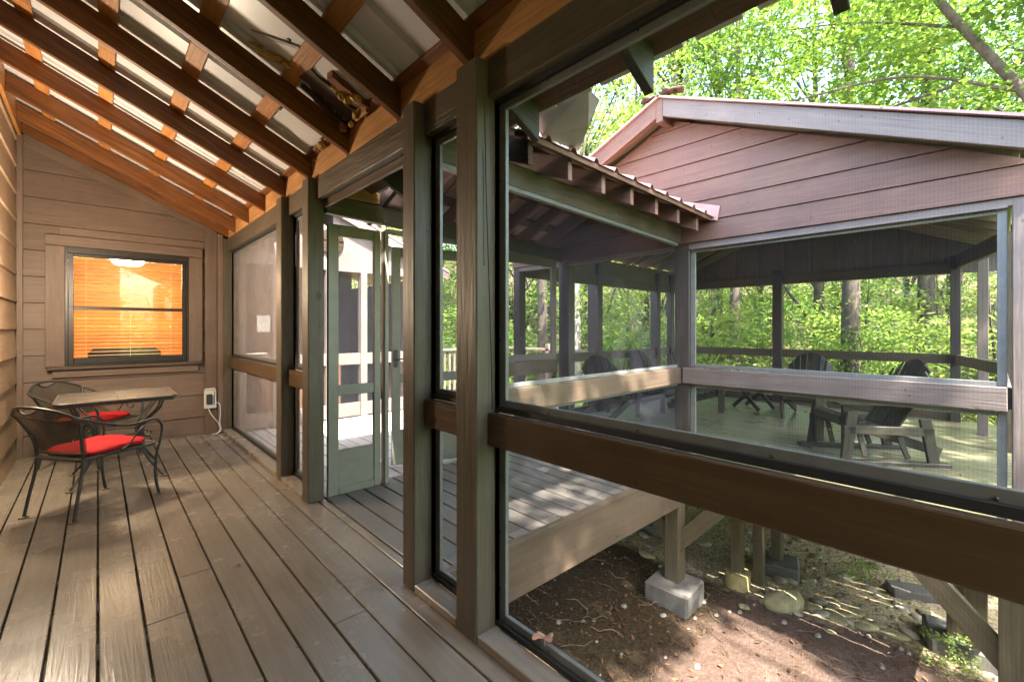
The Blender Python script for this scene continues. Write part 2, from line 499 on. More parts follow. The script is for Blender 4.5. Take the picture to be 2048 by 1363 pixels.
# ------------------------------------------------------------------ mesh helpers
class MB:
    """collects shapes; build() links them as ONE mesh object"""
    def __init__(self):
        self.v, self.f, self.gl, self.rn, self.sm = [], [], [], [], []

    def add(self, verts, faces, along=(1, 0, 0), smooth=False, glv=None):
        o = len(self.v)
        a = Vector(along).normalized()
        up = Vector((0, 0, 1)) if abs(a.z) < .9 else Vector((1, 0, 0))
        p1 = a.cross(up).normalized()
        p2 = a.cross(p1)
        ro = [random.uniform(-40, 40) for _ in range(3)] if glv is None else (0, 0, 0)
        r = random.random()
        for i, v in enumerate(verts):
            v = Vector(v)
            self.v.append(tuple(v))
            if glv is None:
                self.gl.append((v.dot(a) + ro[0], v.dot(p1) + ro[1], v.dot(p2) + ro[2]))
            else:
                self.gl.append(tuple(glv[i]))
            self.rn.append(r)
        for f in faces:
            self.f.append([o + i for i in f])
            self.sm.append(smooth)

    def hexa(self, c, b=.003, along=(1, 0, 0)):
        """c: 8 corners ordered (x-,y-,z-),(x+,y-,z-),(x+,y+,z-),(x-,y+,z-), then z+; chamfered"""
        c = [Vector(q) for q in c]
        nb = {0: (1, 3, 4), 1: (0, 2, 5), 2: (3, 1, 6), 3: (2, 0, 7), 4: (5, 7, 0), 5: (4, 6, 1), 6: (7, 5, 2), 7: (6, 4, 3)}
        if b <= 0:
            self.add(c, [(3, 2, 1, 0), (4, 5, 6, 7), (0, 1, 5, 4), (1, 2, 6, 5), (2, 3, 7, 6), (3, 0, 4, 7)], along)
            return
        vs, idx = [], {}
        for i in range(8):
            d = []
            for j in nb[i]:
                e = c[j] - c[i]
                L = e.length
                d.append(e * (min(b, L * .3) / L if L > 1e-9 else 0))
            for k in range(3):   # vertex on the face that does not contain edge k
                idx[(i, k)] = len(vs)
                vs.append(c[i] + sum((d[q] for q in range(3) if q != k), Vector()))
        F = []
        # axis index: k=0 edge along x, 1 along y, 2 along z; face normal axis k keeps vertices (i,k)
        for k, loops in ((0, [(0, 3, 7, 4), (1, 2, 6, 5)]), (1, [(0, 1, 5, 4), (3, 2, 6, 7)]), (2, [(0, 1, 2, 3), (4, 5, 6, 7)])):
            for lp in loops:
                F.append([idx[(i, k)] for i in lp])
        for k, edges in ((0, [(0, 1), (3, 2), (4, 5), (7, 6)]), (1, [(0, 3), (1, 2), (4, 7), (5, 6)]), (2, [(0, 4), (1, 5), (2, 6), (3, 7)])):
            a, bb = [q for q in range(3) if q != k]
            for i, j in edges:
                F.append([idx[(i, a)], idx[(j, a)], idx[(j, bb)], idx[(i, bb)]])
        for i in range(8):
            F.append([idx[(i, 0)], idx[(i, 1)], idx[(i, 2)]])
        self.add(vs, F, along)

    def box(self, x0, x1, y0, y1, z0, z1, b=.003, along=None):
        if along is None:
            L = [abs(x1 - x0), abs(y1 - y0), abs(z1 - z0)]
            along = [(1, 0, 0), (0, 1, 0), (0, 0, 1)][L.index(max(L))]
        self.hexa([(x0, y0, z0), (x1, y0, z0), (x1, y1, z0), (x0, y1, z0), (x0, y0, z1), (x1, y0, z1), (x1, y1, z1), (x0, y1, z1)], b, along)

    def beam(self, p0, p1, w, h, b=.003, up=(0, 0, 1)):
        """square beam whose middle runs p0-p1, w wide, h deep"""
        p0, p1 = Vector(p0), Vector(p1)
        a = (p1 - p0).normalized()
        u = Vector(up)
        s = a.cross(u)
        if s.length < 1e-4:
            s = a.cross(Vector((1, 0, 0)))
        s.normalize()
        u = s.cross(a).normalized()
        s, u = s * w / 2, u * h / 2
        self.hexa([p0 + s - u, p1 + s - u, p1 - s - u, p0 - s - u, p0 + s + u, p1 + s + u, p1 - s + u, p0 - s + u], b, a)

    def prism(self, poly, off, along=(1, 0, 0)):
        n = len(poly)
        off = Vector(off)
        vs = [Vector(p) for p in poly] + [Vector(p) + off for p in poly]
        F = [list(range(n))[::-1], list(range(n, 2 * n))]
        for i in range(n):
            j = (i + 1) % n
            F.append([i, j, n + j, n + i])
        self.add(vs, F, along)

    def tube(self, pts, r, n=8, closed=False, cap=True):
        pts = [Vector(p) for p in pts]
        m = len(pts)
        rs = r if isinstance(r, (list, tuple)) else [r] * m
        vs, F = [], []
        prev = None
        for i, p in enumerate(pts):
            if closed:
                t = pts[(i + 1) % m] - pts[i - 1]
            else:
                t = pts[min(i + 1, m - 1)] - pts[max(i - 1, 0)]
            t.normalize()
            if prev is None:
                u = t.cross(Vector((0, 0, 1)))
                if u.length < .1:
                    u = t.cross(Vector((1, 0, 0)))
            else:
                u = prev - t * prev.dot(t)
            u.normalize()
            prev = u
            w = t.cross(u)
            for k in range(n):
                a = 2 * math.pi * k / n
                vs.append(p + (u * math.cos(a) + w * math.sin(a)) * rs[i])
        for i in range(m if closed else m - 1):
            j = (i + 1) % m
            for k in range(n):
                k2 = (k + 1) % n
                F.append([i * n + k, i * n + k2, j * n + k2, j * n + k])
        if cap and not closed:
            F.append(list(range(n))[::-1])
            F.append([(m - 1) * n + k for k in range(n)])
        self.add(vs, F, (0, 0, 1), smooth=True)

    def disc(self, c, r, h, n=14):
        c = Vector(c)
        vs = [c + Vector((r * math.cos(2 * math.pi * k / n), r * math.sin(2 * math.pi * k / n), 0)) for k in range(n)]
        vs += [v + Vector((0, 0, h)) for v in vs]
        F = [list(range(n))[::-1], list(range(n, 2 * n))] + [[k, (k + 1) % n, n + (k + 1) % n, n + k] for k in range(n)]
        self.add(vs, F, (0, 0, 1))

    def quad(self, a, b, c, d, along=(0, 1, 0)):
        self.add([a, b, c, d], [(0, 1, 2, 3)], along)

    def build(self, name, mat, parent=None, loc=None):
        me = bpy.data.meshes.new(name)
        me.from_pydata(self.v, [], self.f)
        me.update()
        bm = bmesh.new()
        bm.from_mesh(me)
        bmesh.ops.recalc_face_normals(bm, faces=bm.faces)
        bm.to_mesh(me)
        bm.free()
        a = me.attributes.new("gl", 'FLOAT_VECTOR', 'POINT')
        a.data.foreach_set("vector", np.array(self.gl, dtype=np.float32).ravel())
        a = me.attributes.new("rnd", 'FLOAT', 'POINT')
        a.data.foreach_set("value", np.array(self.rn, dtype=np.float32))
        me.polygons.foreach_set("use_smooth", self.sm)
        me.materials.append(mat)
        o = bpy.data.objects.new(name, me)
        COL.objects.link(o)
        if parent is not None:
            o.parent = parent
            if loc is None:
                w = parent
                t = Vector()
                while w is not None:
                    t += w.location
                    w = w.parent
                o.location = -t
        return o

def tag(o, label=None, cat=None, group=None, kind=None):
    for k, v in (("label", label), ("category", cat), ("group", group), ("kind", kind)):
        if v:
            o[k] = v
    return o

def thing(name, label, cat, loc=(0, 0, 0), rz=0.0, group=None):
    o = bpy.data.objects.new(name, None)
    o.empty_display_size = .1
    COL.objects.link(o)
    o.location = loc
    o.rotation_euler = (0, 0, rz)
    return tag(o, label, cat, group)

def part(name, mat, parent, fn, local=False):
    b = MB()
    fn(b)
    return b.build(name, mat, parent, loc=(0, 0, 0) if local else None)

def copy_tree(o, parent=None):
    c = o.copy()
    COL.objects.link(c)
    if parent is not None:
        c.parent = parent
    for ch in list(o.children):
        copy_tree(ch, c)
    return c

def smooth_path(pts, k=6):
    P = [Vector(p) for p in pts]
    P = [P[0] * 2 - P[1]] + P + [P[-1] * 2 - P[-2]]
    out = []
    for i in range(1, len(P) - 2):
        for j in range(k):
            t = j / k
            a, b, c, d = P[i - 1], P[i], P[i + 1], P[i + 2]
            out.append(.5 * ((2 * b) + (c - a) * t + (2 * a - 5 * b + 4 * c - d) * t * t + (3 * b - 3 * c + d - a) * t ** 3))
    out.append(P[-2])
    return out

# ================================================================== SETTING
def gz(x, y):
    z = -1.3 + .13 * max(0., min(y, 4.0) - 1.6) * max(0., min(1., (5.2 - x) / 1.5))
    d = math.hypot(x - 3, y - 2)
    z += .02 * max(0, d - 6)
    if d > 15:
        z += .17 * (d - 15) * max(0, min(1, .5 + (x + y) / 30))
    z += .035 * math.sin(x * 2.1 + y) * math.sin(y * 1.7 - x * .6) + .2 * math.sin(x * .31 + 1) * math.sin(y * .27)* min(1, d / 12)
    return z

def ground():
    xs = sorted(set(list(np.arange(-90, -6, 6)) + list(np.arange(-6, 0, .8)) + list(np.arange(0, 9, .07)) + list(np.arange(9, 20, .6)) + list(np.arange(20, 140, 5))))
    ys = sorted(set(list(np.arange(-90, -6, 6)) + list(np.arange(-6, -1.5, .6)) + list(np.arange(-1.5, 5, .07)) + list(np.arange(5, 20, .6)) + list(np.arange(20, 140, 5))))
    nx, ny = len(xs), len(ys)
    V = []
    for y in ys:
        for x in xs:
            z = gz(x, y)
            if 0 < x < 9 and -1.5 < y < 5:
                z += random.uniform(-.012, .012)
            V.append((x, y, z))
    F = [(j * nx + i, j * nx + i + 1, (j + 1) * nx + i + 1, (j + 1) * nx + i) for j in range(ny - 1) for i in range(nx - 1)]
    me = bpy.data.meshes.new("ground")
    me.from_pydata(V, [], F)
    me.polygons.foreach_set("use_smooth", [True] * len(F))
    me.materials.append(M['ground'])
    o = bpy.data.objects.new("ground", me)
    COL.objects.link(o)
    o["kind"] = 'structure'
    return o
ground()

# ---- decks
def porch_deck():
    b = MB()
    p = .158
    k = -4
    while True:
        x0 = p * k + .004
        x1 = x0 + p - .0095
        if x0 > 1.3:
            break
        y = -3.0 - random.uniform(0, 2.5)
        cuts = {1: [2.62], 2: [3.0], 3: [1.2, 5.4], -1: [2.2], 5: [2.05], 0: [4.6]}.get(k, [random.uniform(3.2, 6)])
        ys = [-1.6] + cuts + [6.9]
        xa, xb = max(x0, -.66), min(x1, 1.32)
        if xb - xa > .02:
            for a, c in zip(ys[:-1], ys[1:]):
                z = random.uniform(-.0015, .0015)
                b.box(xa, xb, a + .0015, c - .0015, -.055, z, .003, (0, 1, 0))
        k += 1
    # boards of the covered walk carry on in the same direction
    o = b.build('porch_floor', M['deck'])
    o["kind"] = 'structure'
    j = MB()
    for y in np.arange(-1.5, 7, .45):
        j.box(-.66, 1.32, y, y + .04, -.2, -.058, .002)
    j.box(1.285, 1.325, -1.6, 2.0, -.3, -.04, .003)
    s = j.build('floor_joists', M['darkwood'])
    s["kind"] = 'structure'
porch_deck()

def deck_boards(name, mat, x0, x1, y0, y1, z=0.0, pitch=.15, rim=True):
    b = MB()
    x = x0
    while x < x1 - .03:
        xe = min(x + pitch - .014, x1)
        b.box(x, xe, y0, y1, z - .036, z, .004, (0, 1, 0))
        x += pitch
    o = b.build(name, mat)
    o["kind"] = 'structure'
    return o
deck_boards('walkway_floor', M['deck_out'], 1.335, 4.15, 2.06, 3.72, pitch=.158)
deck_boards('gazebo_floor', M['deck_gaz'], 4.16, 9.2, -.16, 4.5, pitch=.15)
M['deck_pale'] = wood('sunlit_deck_paint', (.36, .335, .31), (.44, .41, .38), rough=.5, bump=.2, tone=.08)  # deck paint lightened: glare of full sun put into the colour
deck_boards('outer_deck_floor', M['deck_pale'], 1.34, 6.2, 3.73, 7.0, z=-.003, pitch=.15)

def blob(b, c, r, seed, sq=(1, 1, .7)):
    rr = random.Random(seed)
    n, m = 26, 15
    ph = [rr.uniform(0, 6) for _ in range(6)]
    V, F = [], []
    for i in range(m + 1):
        th = math.pi * i / m
        for k in range(n):
            a = 2 * math.pi * k / n
            q = r * (1 + .22 * math.sin(3 * a + ph[0]) * math.sin(2 * th + ph[1]) + .15 * math.sin(5 * a + ph[2]) * math.sin(4 * th + ph[3]) + rr.uniform(-.03, .03))
            if i in (0, m):
                q = r
            V.append((c[0] + q * sq[0] * math.sin(th) * math.cos(a), c[1] + q * sq[1] * math.sin(th) * math.sin(a), c[2] + q * sq[2] * math.cos(th)))
    for i in range(m):
        for k in range(n):
            F.append((i * n + k, i * n + (k + 1) % n, (i + 1) * n + (k + 1) % n, (i + 1) * n + k))
    b.add(V, F, (0, 0, 1), smooth=True)
# ================================================================== CABIN
YE = 6.88     # face of the end wall
XL = -.62     # face of the side wall
RS = .458    # porch roof slope
def raf_b(x):
    return 2.537 + RS * (1.243 - x)

cabin = thing('cabin', 'brown plank sided cabin wall corner with lit window behind the bistro table', 'cabin', (XL, YE, 0))
def end_wall(b):
    z = -.05
    hh = .278
    while z < 3.5:
        z1 = z + hh - .004
        # window hole x -.31..0.87, z .90..2.23
        def seg(xa, xb, za, zb):
            if xb - xa < .01 or zb - za < .01:
                return
            def off(zz):
                return YE - .022 + .016 * (zz - z) / hh
            b.hexa([(xa, off(za), za), (xb, off(za), za), (xb, YE + .05, za), (xa, YE + .05, za),
                    (xa, off(zb), zb), (xb, off(zb), zb), (xb, YE + .05, zb), (xa, YE + .05, zb)], .002, (1, 0, 0))
        lo, hi = .90, 2.23
        if z1 <= lo or z >= hi:
            top = z1
            # clip under the roof slope in steps of the course
            xr = 1.243 - (z - 2.60) / RS if z > 2.5 else 1.28
            seg(XL - .02, min(1.28, xr + .25), z, top)
        else:
            seg(XL - .02, -.31, z, z1)
            seg(.87, 1.28, z, z1)
            if z < lo:
                seg(-.31, .87, z, lo)
            if z1 > hi:
                seg(-.31, .87, hi, z1)
        z += hh
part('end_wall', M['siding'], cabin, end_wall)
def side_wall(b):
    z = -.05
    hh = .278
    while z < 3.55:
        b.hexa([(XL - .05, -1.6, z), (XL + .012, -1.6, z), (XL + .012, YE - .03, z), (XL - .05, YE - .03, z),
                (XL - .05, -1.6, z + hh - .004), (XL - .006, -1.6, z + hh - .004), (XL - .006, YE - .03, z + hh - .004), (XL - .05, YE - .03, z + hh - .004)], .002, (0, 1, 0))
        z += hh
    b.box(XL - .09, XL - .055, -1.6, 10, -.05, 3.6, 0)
part('side_wall', M['siding_lit'], cabin, side_wall)
def light_blocking_wall(b):  # unseen wall added to keep light off the near left porch
    z = -.05
    while z < 3.3:
        b.hexa([(XL + .02, -1.62, z), (.42, -1.62, z), (.42, -1.566, z), (XL + .02, -1.566, z), (XL + .02, -1.62, z + .274), (.42, -1.62, z + .274), (.42, -1.582, z + .274), (XL + .02, -1.582, z + .274)], .002, (1, 0, 0))
        z += .278
part('light_blocking_wall', M['siding'], cabin, light_blocking_wall)
part('corner_trim', M['siding'], cabin, lambda b: (b.box(XL + .003, XL + .05, YE - .062, YE - .024, -.02, 3.35, .004),
                                                b.box(1.0, 1.13, YE - .05, YE - .023, 0, 2.60, .004),
                                                b.box(1.132, 1.19, YE - .085, YE - .02, 0, 2.56, .004)))
def end_frieze(b):   # sloping trim under the last rafter
    y0 = YE - .045
    b.hexa([(XL + .05, y0, raf_b(XL + .05) - .13), (1.13, y0, raf_b(1.13) - .05), (1.13, y0 + .02, raf_b(1.13) - .05), (XL + .05, y0 + .02, raf_b(XL + .05) - .13),
            (XL + .05, y0, raf_b(XL + .05) + .14), (1.13, y0, raf_b(1.13) + .14), (1.13, y0 + .02, raf_b(1.13) + .14), (XL + .05, y0 + .02, raf_b(XL + .05) + .14)], .003, (1, 0, -RS))
part('sloping_trim', M['siding'], cabin, end_frieze)

win = part('window', M['siding'], cabin, lambda b: (
    b.box(-.413, -.262, YE - .055, YE - .024, .935, 2.235, .004),
    b.box(.832, .972, YE - .055, YE - .024, .935, 2.235, .004),
    b.box(-.413, .972, YE - .062, YE - .024, 2.238, 2.35, .004),
    b.box(-.36, .93, YE - .055, YE - .024, .815, .90, .004)))
def subpart(name, mat, fn, par):
    b = MB()
    fn(b)
    o = b.build(name, mat, par, loc=(0, 0, 0))
    return o
subpart('sill', M['trim'], lambda b: b.box(-.40, .955, YE - .10, YE - .02, .903, .933, .004), win)
def sash(b):
    x0, x1, z0, z1 = -.2615, .8315, .934, 2.2365
    y0, y1 = YE - .045, YE + .06
    b.box(x0, x0 + .022, y0, y1, z0, z1, .002); b.box(x1 - .022, x1, y0, y1, z0, z1, .002)
    b.box(x0 + .022, x1 - .022, y0, y1, 2.17, z1, .002); b.box(x0 + .022, x1 - .022, y0, y1, z0, z0 + .02, .002)
    for za, zb, yo in ((z0 + .02, 1.585, .0), (1.562, 2.17, .022)):
        ya, yb = y0 + .012 + yo, y0 + .034 + yo
        xa, xb = x0 + .023, x1 - .023
        t = .042
        b.box(xa, xa + t, ya, yb, za, zb, .003); b.box(xb - t, xb, ya, yb, za, zb, .003)
        b.box(xa + t, xb - t, ya, yb, zb - .03, zb, .003); b.box(xa + t, xb - t, ya, yb, za, za + (.07 if yo == 0 else .03), .003)
subpart('sash', M['dark_paint'], sash, win)
def panes(b):
    for za, zb, y in ((1.02, 1.56, YE - .02), (1.585, 2.145, YE + .002)):
        b.box(-.2, .77, y, y + .004, za, zb, 0)
subpart('pane', M['glass'], panes, win)
def blind(b):
    z = 1.0
    while z < 2.15:
        b.beam((-.205, YE + .06, z), (.775, YE + .06, z), .044, .0032, 0, up=(0, -.02, 1))
        z += .0415
    for x in (-.1, .28, .66):
        b.box(x, x + .003, YE + .04, YE + .042, .99, 2.16, 0)
    b.box(-.205, .775, YE + .04, YE + .085, 2.15, 2.19, .002)
subpart('blind', M['blind'], blind, win)
def room(b):
    x0, x1, y0, y1, z0, z1 = -2.2, 1.25, YE + .08, YE + 3.2, -.02, 2.5
    # plank boards on back wall and sides
    z = z0
    while z < z1:
        b.box(x0, x1, y1, y1 + .02, z, z + .137, .004, (1, 0, 0))
        b.box(x1, x1 + .02, y0, y1, z, z + .137, .004, (0, 1, 0))
        b.box(x0 - .02, x0, y0, y1, z, z + .137, .004, (0, 1, 0))
        z += .14
    b.box(x0, x1, y0, y1, z1, z1 + .02, 0); b.box(x0, x1, y0, y1, z0 - .02, z0, 0)
    b.box(x0, -.35, y0 - .02, y0, z0, z1, 0); b.box(.9, x1, y0 - .02, y0, z0, z1, 0)
    b.box(-.35, .9, y0 - .02, y0, z0, .85, 0); b.box(-.35, .9, y0 - .02, y0, 2.26, z1, 0)
part('room_panelling', M['pine'], cabin, room)
# lit lamp inside the room
LX, LY, LZ = .32, 8.55, 2.34
lamp = thing('ceiling_lamp', 'lit ceiling lamp glowing behind the window blind', 'lamp', (LX, LY, LZ))
def shade(b):
    n = 20
    V, F = [], []
    prof = [(.0, -.09), (.10, -.085), (.17, -.055), (.20, 0.0), (.19, .03)]
    for r, z in prof:
        for k in range(n):
            a = 2 * math.pi * k / n
            V.append((LX + r * math.cos(a), LY + r * math.sin(a), LZ + z))
    for i in range(len(prof) - 1):
        for k in range(n):
            F.append((i * n + k, i * n + (k + 1) % n, (i + 1) * n + (k + 1) % n, (i + 1) * n + k))
    b.add(V, F, (0, 0, 1), smooth=True)
part('lamp_shade', M['lampglass'], lamp, shade)
part('base', M['black_metal'], lamp, lambda b: b.disc((LX, LY, LZ + .032), .20, .1))
pl = bpy.data.lights.new("room_bulb", 'POINT')
pl.energy = 7.5
pl.color = (1.0, .72, .42)
pl.shadow_soft_size = .15
po = bpy.data.objects.new("room_bulb", pl)
COL.objects.link(po)
po.location = (LX, LY, LZ - .25)
# sofa back seen low through the blind
sofa = thing('armchair', 'dark armchair back just visible low behind the window blind', 'armchair', (.27, 7.9, 0))
part('backrest', M['black_plastic'], sofa, lambda b: (b.box(-.1, .66, 8.05, 8.2, .35, 1.08, .06), ))
part('seat', M['black_plastic'], sofa, lambda b: b.box(-.1, .66, 7.45, 8.04, .12, .45, .05))
part('arm', M['black_plastic'], sofa, lambda b: b.box(-.24, -.105, 7.45, 8.1, .0, .65, .04))
part('arm', M['black_plastic'], sofa, lambda b: b.box(.665, .80, 7.45, 8.1, .0, .65, .04))

# assumed flush wall light, out of view, added to warm the far porch
LN = Vector((XL + .055, 5.08, 1.85))
lan = thing('assumed_wall_light', 'assumed unseen wall light on the side wall, added for the far porch glow', 'wall light', (XL + .02, LN.y, LN.z))
part('back_plate', M['black_metal'], lan, lambda b: b.tube([(XL + .010, LN.y, LN.z), (XL + .024, LN.y, LN.z)], .085, 24))
part('dome', emit('assumed_lit_dome', (1.0, .78, .52), 12), lan, lambda b: blob(b, (XL + .026, LN.y, LN.z), .06, 3, (.35, 1, 1)))
pl2 = bpy.data.lights.new("assumed_wall_light_bulb", 'POINT')  # bulb of the assumed light, added to brighten rafters and end wall
pl2.energy = 15
pl2.color = (1.0, .82, .60)
pl2.shadow_soft_size = .10
po2 = bpy.data.objects.new("assumed_wall_light_bulb", pl2)
COL.objects.link(po2)
po2.location = LN + Vector((.12, 0, 0))

# outlet box with cord
ob = thing('outlet_box', 'white outdoor outlet box with black cover on the corner trim', 'outlet', (1.04, YE - .05, .45))
part('box', M['white_plastic'], ob, lambda b: (b.box(.985, 1.115, YE - .10, YE - .052, .33, .57, .008), b.box(.995, 1.10, YE - .115, YE - .052, .571, .585, .004)))
part('cover', M['black_plastic'], ob, lambda b: (b.box(1.005, 1.07, YE - .125, YE - .101, .385, .515, .01), b.box(1.088, 1.094, YE - .104, YE - .0995, .38, .54, 0)))
part('cord', M['white_plastic'], ob, lambda b: (
    b.tube(smooth_path([(1.03, YE - .08, .33), (1.05, YE - .12, .27), (1.09, YE - .14, .2), (1.13, YE - .13, .14), (1.15, YE - .12, .06), (1.12, YE - .12, .012), (1.06, YE - .14, .008)]), .006, 6),
    b.tube(smooth_path([(1.116, YE - .08, .40), (1.15, YE - .10, .37), (1.155, YE - .11, .25), (1.145, YE - .12, .14), (1.16, YE - .12, .05), (1.1, YE - .16, .008)]), .006, 6)))

# ================================================================== PORCH ROOF
proof = thing('porch_roof', 'exposed lean-to porch roof of dark rafters, orange battens and white metal', 'roof', (.3, 3, 2.5))
RY = [6.79, 6.385, 5.71, 5.035, 4.37, 3.695, 2.97, 2.272, 1.605, .955, .30, -.36, -1.02, -1.55]
XT = 1.68
for y in RY:
    def rf(b, y=y):
        x0, x1, t = XL + .042, 1.32, .042
        h = .160
        b.hexa([(x0, y, raf_b(x0)), (x1, y, raf_b(x1)), (x1, y + t, raf_b(x1)), (x0, y + t, raf_b(x0)),
                (x0, y, raf_b(x0) + h), (x1, y, raf_b(x1) + h), (x1, y + t, raf_b(x1) + h), (x0, y + t, raf_b(x0) + h)], .003, (1, 0, -RS))
    part('rafter', M['rafter'], proof, rf)
    def rt_(b, y=y):
        x0, x1, t, h = 1.321, XT, .042, .160
        b.hexa([(x0, y, raf_b(x0)), (x1, y, raf_b(x1) - .02), (x1, y + t, raf_b(x1) - .02), (x0, y + t, raf_b(x0)),
                (x0, y, raf_b(x0) + h), (x1, y, raf_b(x1) + h), (x1, y + t, raf_b(x1) + h), (x0, y + t, raf_b(x0) + h)], .003, (1, 0, -RS))
    part('rafter_tail', M['tail'], proof, rt_)
def ztop(x):
    return raf_b(x) + .1605
PX = [-.36, .045, .455, .864, 1.25]
for x in PX + [1.665]:
    def pu(b, x=x):
        w, t = .088, .02
        xa, xb = x - w / 2, x + w / 2
        ys = [-1.6, random.uniform(0.6, 2), random.uniform(3, 5), YE - .06]
        for a, c in zip(ys[:-1], ys[1:]):
            b.hexa([(xa, a, ztop(xa)), (xb, a, ztop(xb)), (xb, c - .002, ztop(xb)), (xa, c - .002, ztop(xa)),
                    (xa, a, ztop(xa) + t), (xb, a, ztop(xb) + t), (xb, c - .002, ztop(xb) + t), (xa, c - .002, ztop(xa) + t)], .002, (0, 1, 0))
    part('batten' if x < 1.5 else 'eave_board', M['purlin'] if x < 1.2 else (M['rafter'] if x < 1.5 else M['browntrim']), proof, pu)
part('ledger', M['purlin'], proof, lambda b: b.box(XL + .014, XL + .041, -1.6, YE - .06, raf_b(XL) - .06, raf_b(XL) + .155, .003))
def roof_sheet(b):
    x0, x1 = XL - .02, 1.745
    prof = []
    y = -1.65
    while y < YE + .2:
        prof += [(y, 0), (y + .165, 0), (y + .18, .028), (y + .205, .028), (y + .22, 0)]
        y += .229
    V, F = [], []
    for (yy, dz) in prof:
        V.append((x0, yy, ztop(x0) + .0225 + dz))
        V.append((x1, yy, ztop(x1) + .0225 + dz))
    for i in range(len(prof) - 1):
        F.append((2 * i, 2 * i + 1, 2 * i + 3, 2 * i + 2))
    b.add(V, F, (1, 0, 0))
rs_ = part('metal_sheet', M['metal_white'], proof, roof_sheet)
sm = rs_.modifiers.new("thickness", 'SOLIDIFY'); sm.thickness = .0015; sm.offset = 1
for a, c in zip(RY[:-1], RY[1:]):
    part('blocking', M['ply'], proof, lambda b: b.box(1.249, 1.268, c + .0425, a - .0005, 2.523, 2.523 + .172, .002, (0, 1, 0)))
# patched, broken place where the walk roof runs in
patch = thing('roof_patch', 'broken ceiling patch with dark rotten boards and yellow foam between rafters', 'roof patch', (1.1, 2.65, 2.75))
def rough_board(b, x0, x1, y0, y1, dz, t, seed, tilt=0.0):
    rr = random.Random(seed)
    n = 9
    P = []
    for k in range(n + 1):
        x = x0 + (x1 - x0) * k / n
        P.append((x, y0 + rr.uniform(-.010, .010) + tilt * k / n))
    for k in range(n, -1, -1):
        x = x0 + (x1 - x0) * k / n + (rr.uniform(-.02, .02) if k in (0, n) else 0)
        P.append((x, y1 + rr.uniform(-.012, .012) + tilt * k / n))
    b.prism([(x, y, ztop(x) + dz) for x, y in P], (0, 0, t), (1, 0, -RS))
part('rotten_board', M['darkwood'], patch, lambda b: rough_board(b, .905, 1.225, 2.70, 2.845, -.004, .022, 1, .05))
part('rotten_board', M['darkwood'], patch, lambda b: rough_board(b, .93, 1.225, 2.86, 2.90, -.03, .03, 2, .05))
part('offcut', M['purlin'], patch, lambda b: rough_board(b, 1.0, 1.19, 2.905, 2.96, -.012, .03, 3))
part('offcut', M['rafter'], patch, lambda b: rough_board(b, .985, 1.21, 2.585, 2.635, -.03, .045, 4))
part('offcut', M['ply'], patch, lambda b: b.box(1.195, 1.213, 2.60, 2.76, ztop(1.2) - .055, ztop(1.2) + .01, .003))
part('offcut', M['purlin'], patch, lambda b: b.box(1.17, 1.21, 2.915, 2.955, ztop(1.19) - .07, ztop(1.19) - .015, .003))
for i, (x, y, dz, r, s_) in enumerate([(1.10, 2.655, -.02, .042, (1.1, .8, .9)), (1.13, 2.59, -.03, .028, (1.3, .8, .8)), (1.05, 2.67, -.012, .026, (1.6, .7, .6)), (1.18, 2.72, -.045, .02, (.8, 1.1, 1.2)), (1.2, 2.83, -.05, .018, (.8, 1.4, 1)),
                                       (1.205, 3.37, -.02, .03, (.9, 1.3, .9)), (.745, 2.835, -.012, .036, (2.3, .75, .55)), (.66, 2.86, -.004, .018, (2.2, .8, .5)), (.81, 2.825, -.008, .024, (1.5, .9, .55))]):
    part('foam', M['foam'], patch, lambda b: blob(b, (x, y, ztop(x) + dz), r, i, s_))
part('flat_panel', M['metal_white'], patch, lambda b: b.prism([(x, y, ztop(x) + .012) for x, y in ((.09, 2.32), (.28, 2.55), (.52, 2.79), (.66, 2.835), (.80, 2.80), (1.19, 2.60), (1.19, 2.32))], (0, 0, .004)))
part('flat_panel', M['metal_white'], patch, lambda b: b.prism([(x, y, ztop(x) + .012) for x, y in ((.93, 3.02), (.93, 3.45), (1.19, 3.60), (1.19, 3.02))], (0, 0, .004)))
part('bolt_hole', M['black_metal'], patch, lambda b: b.tube([(.772, 2.63, ztop(.772) + .013), (.7716, 2.63, ztop(.772) + .0105)], .017, 14))
part('seam_strip', M['metal_gray'], patch, lambda b: b.beam((.82, 2.62, ztop(.82) + .008), (.62, 2.80, ztop(.62) + .008), .03, .004, 0))
part('seam_strip', M['metal_gray'], patch, lambda b: b.beam((1.0, 2.5, ztop(1.0) + .008), (1.19, 2.36, ztop(1.19) + .008), .03, .004, 0))

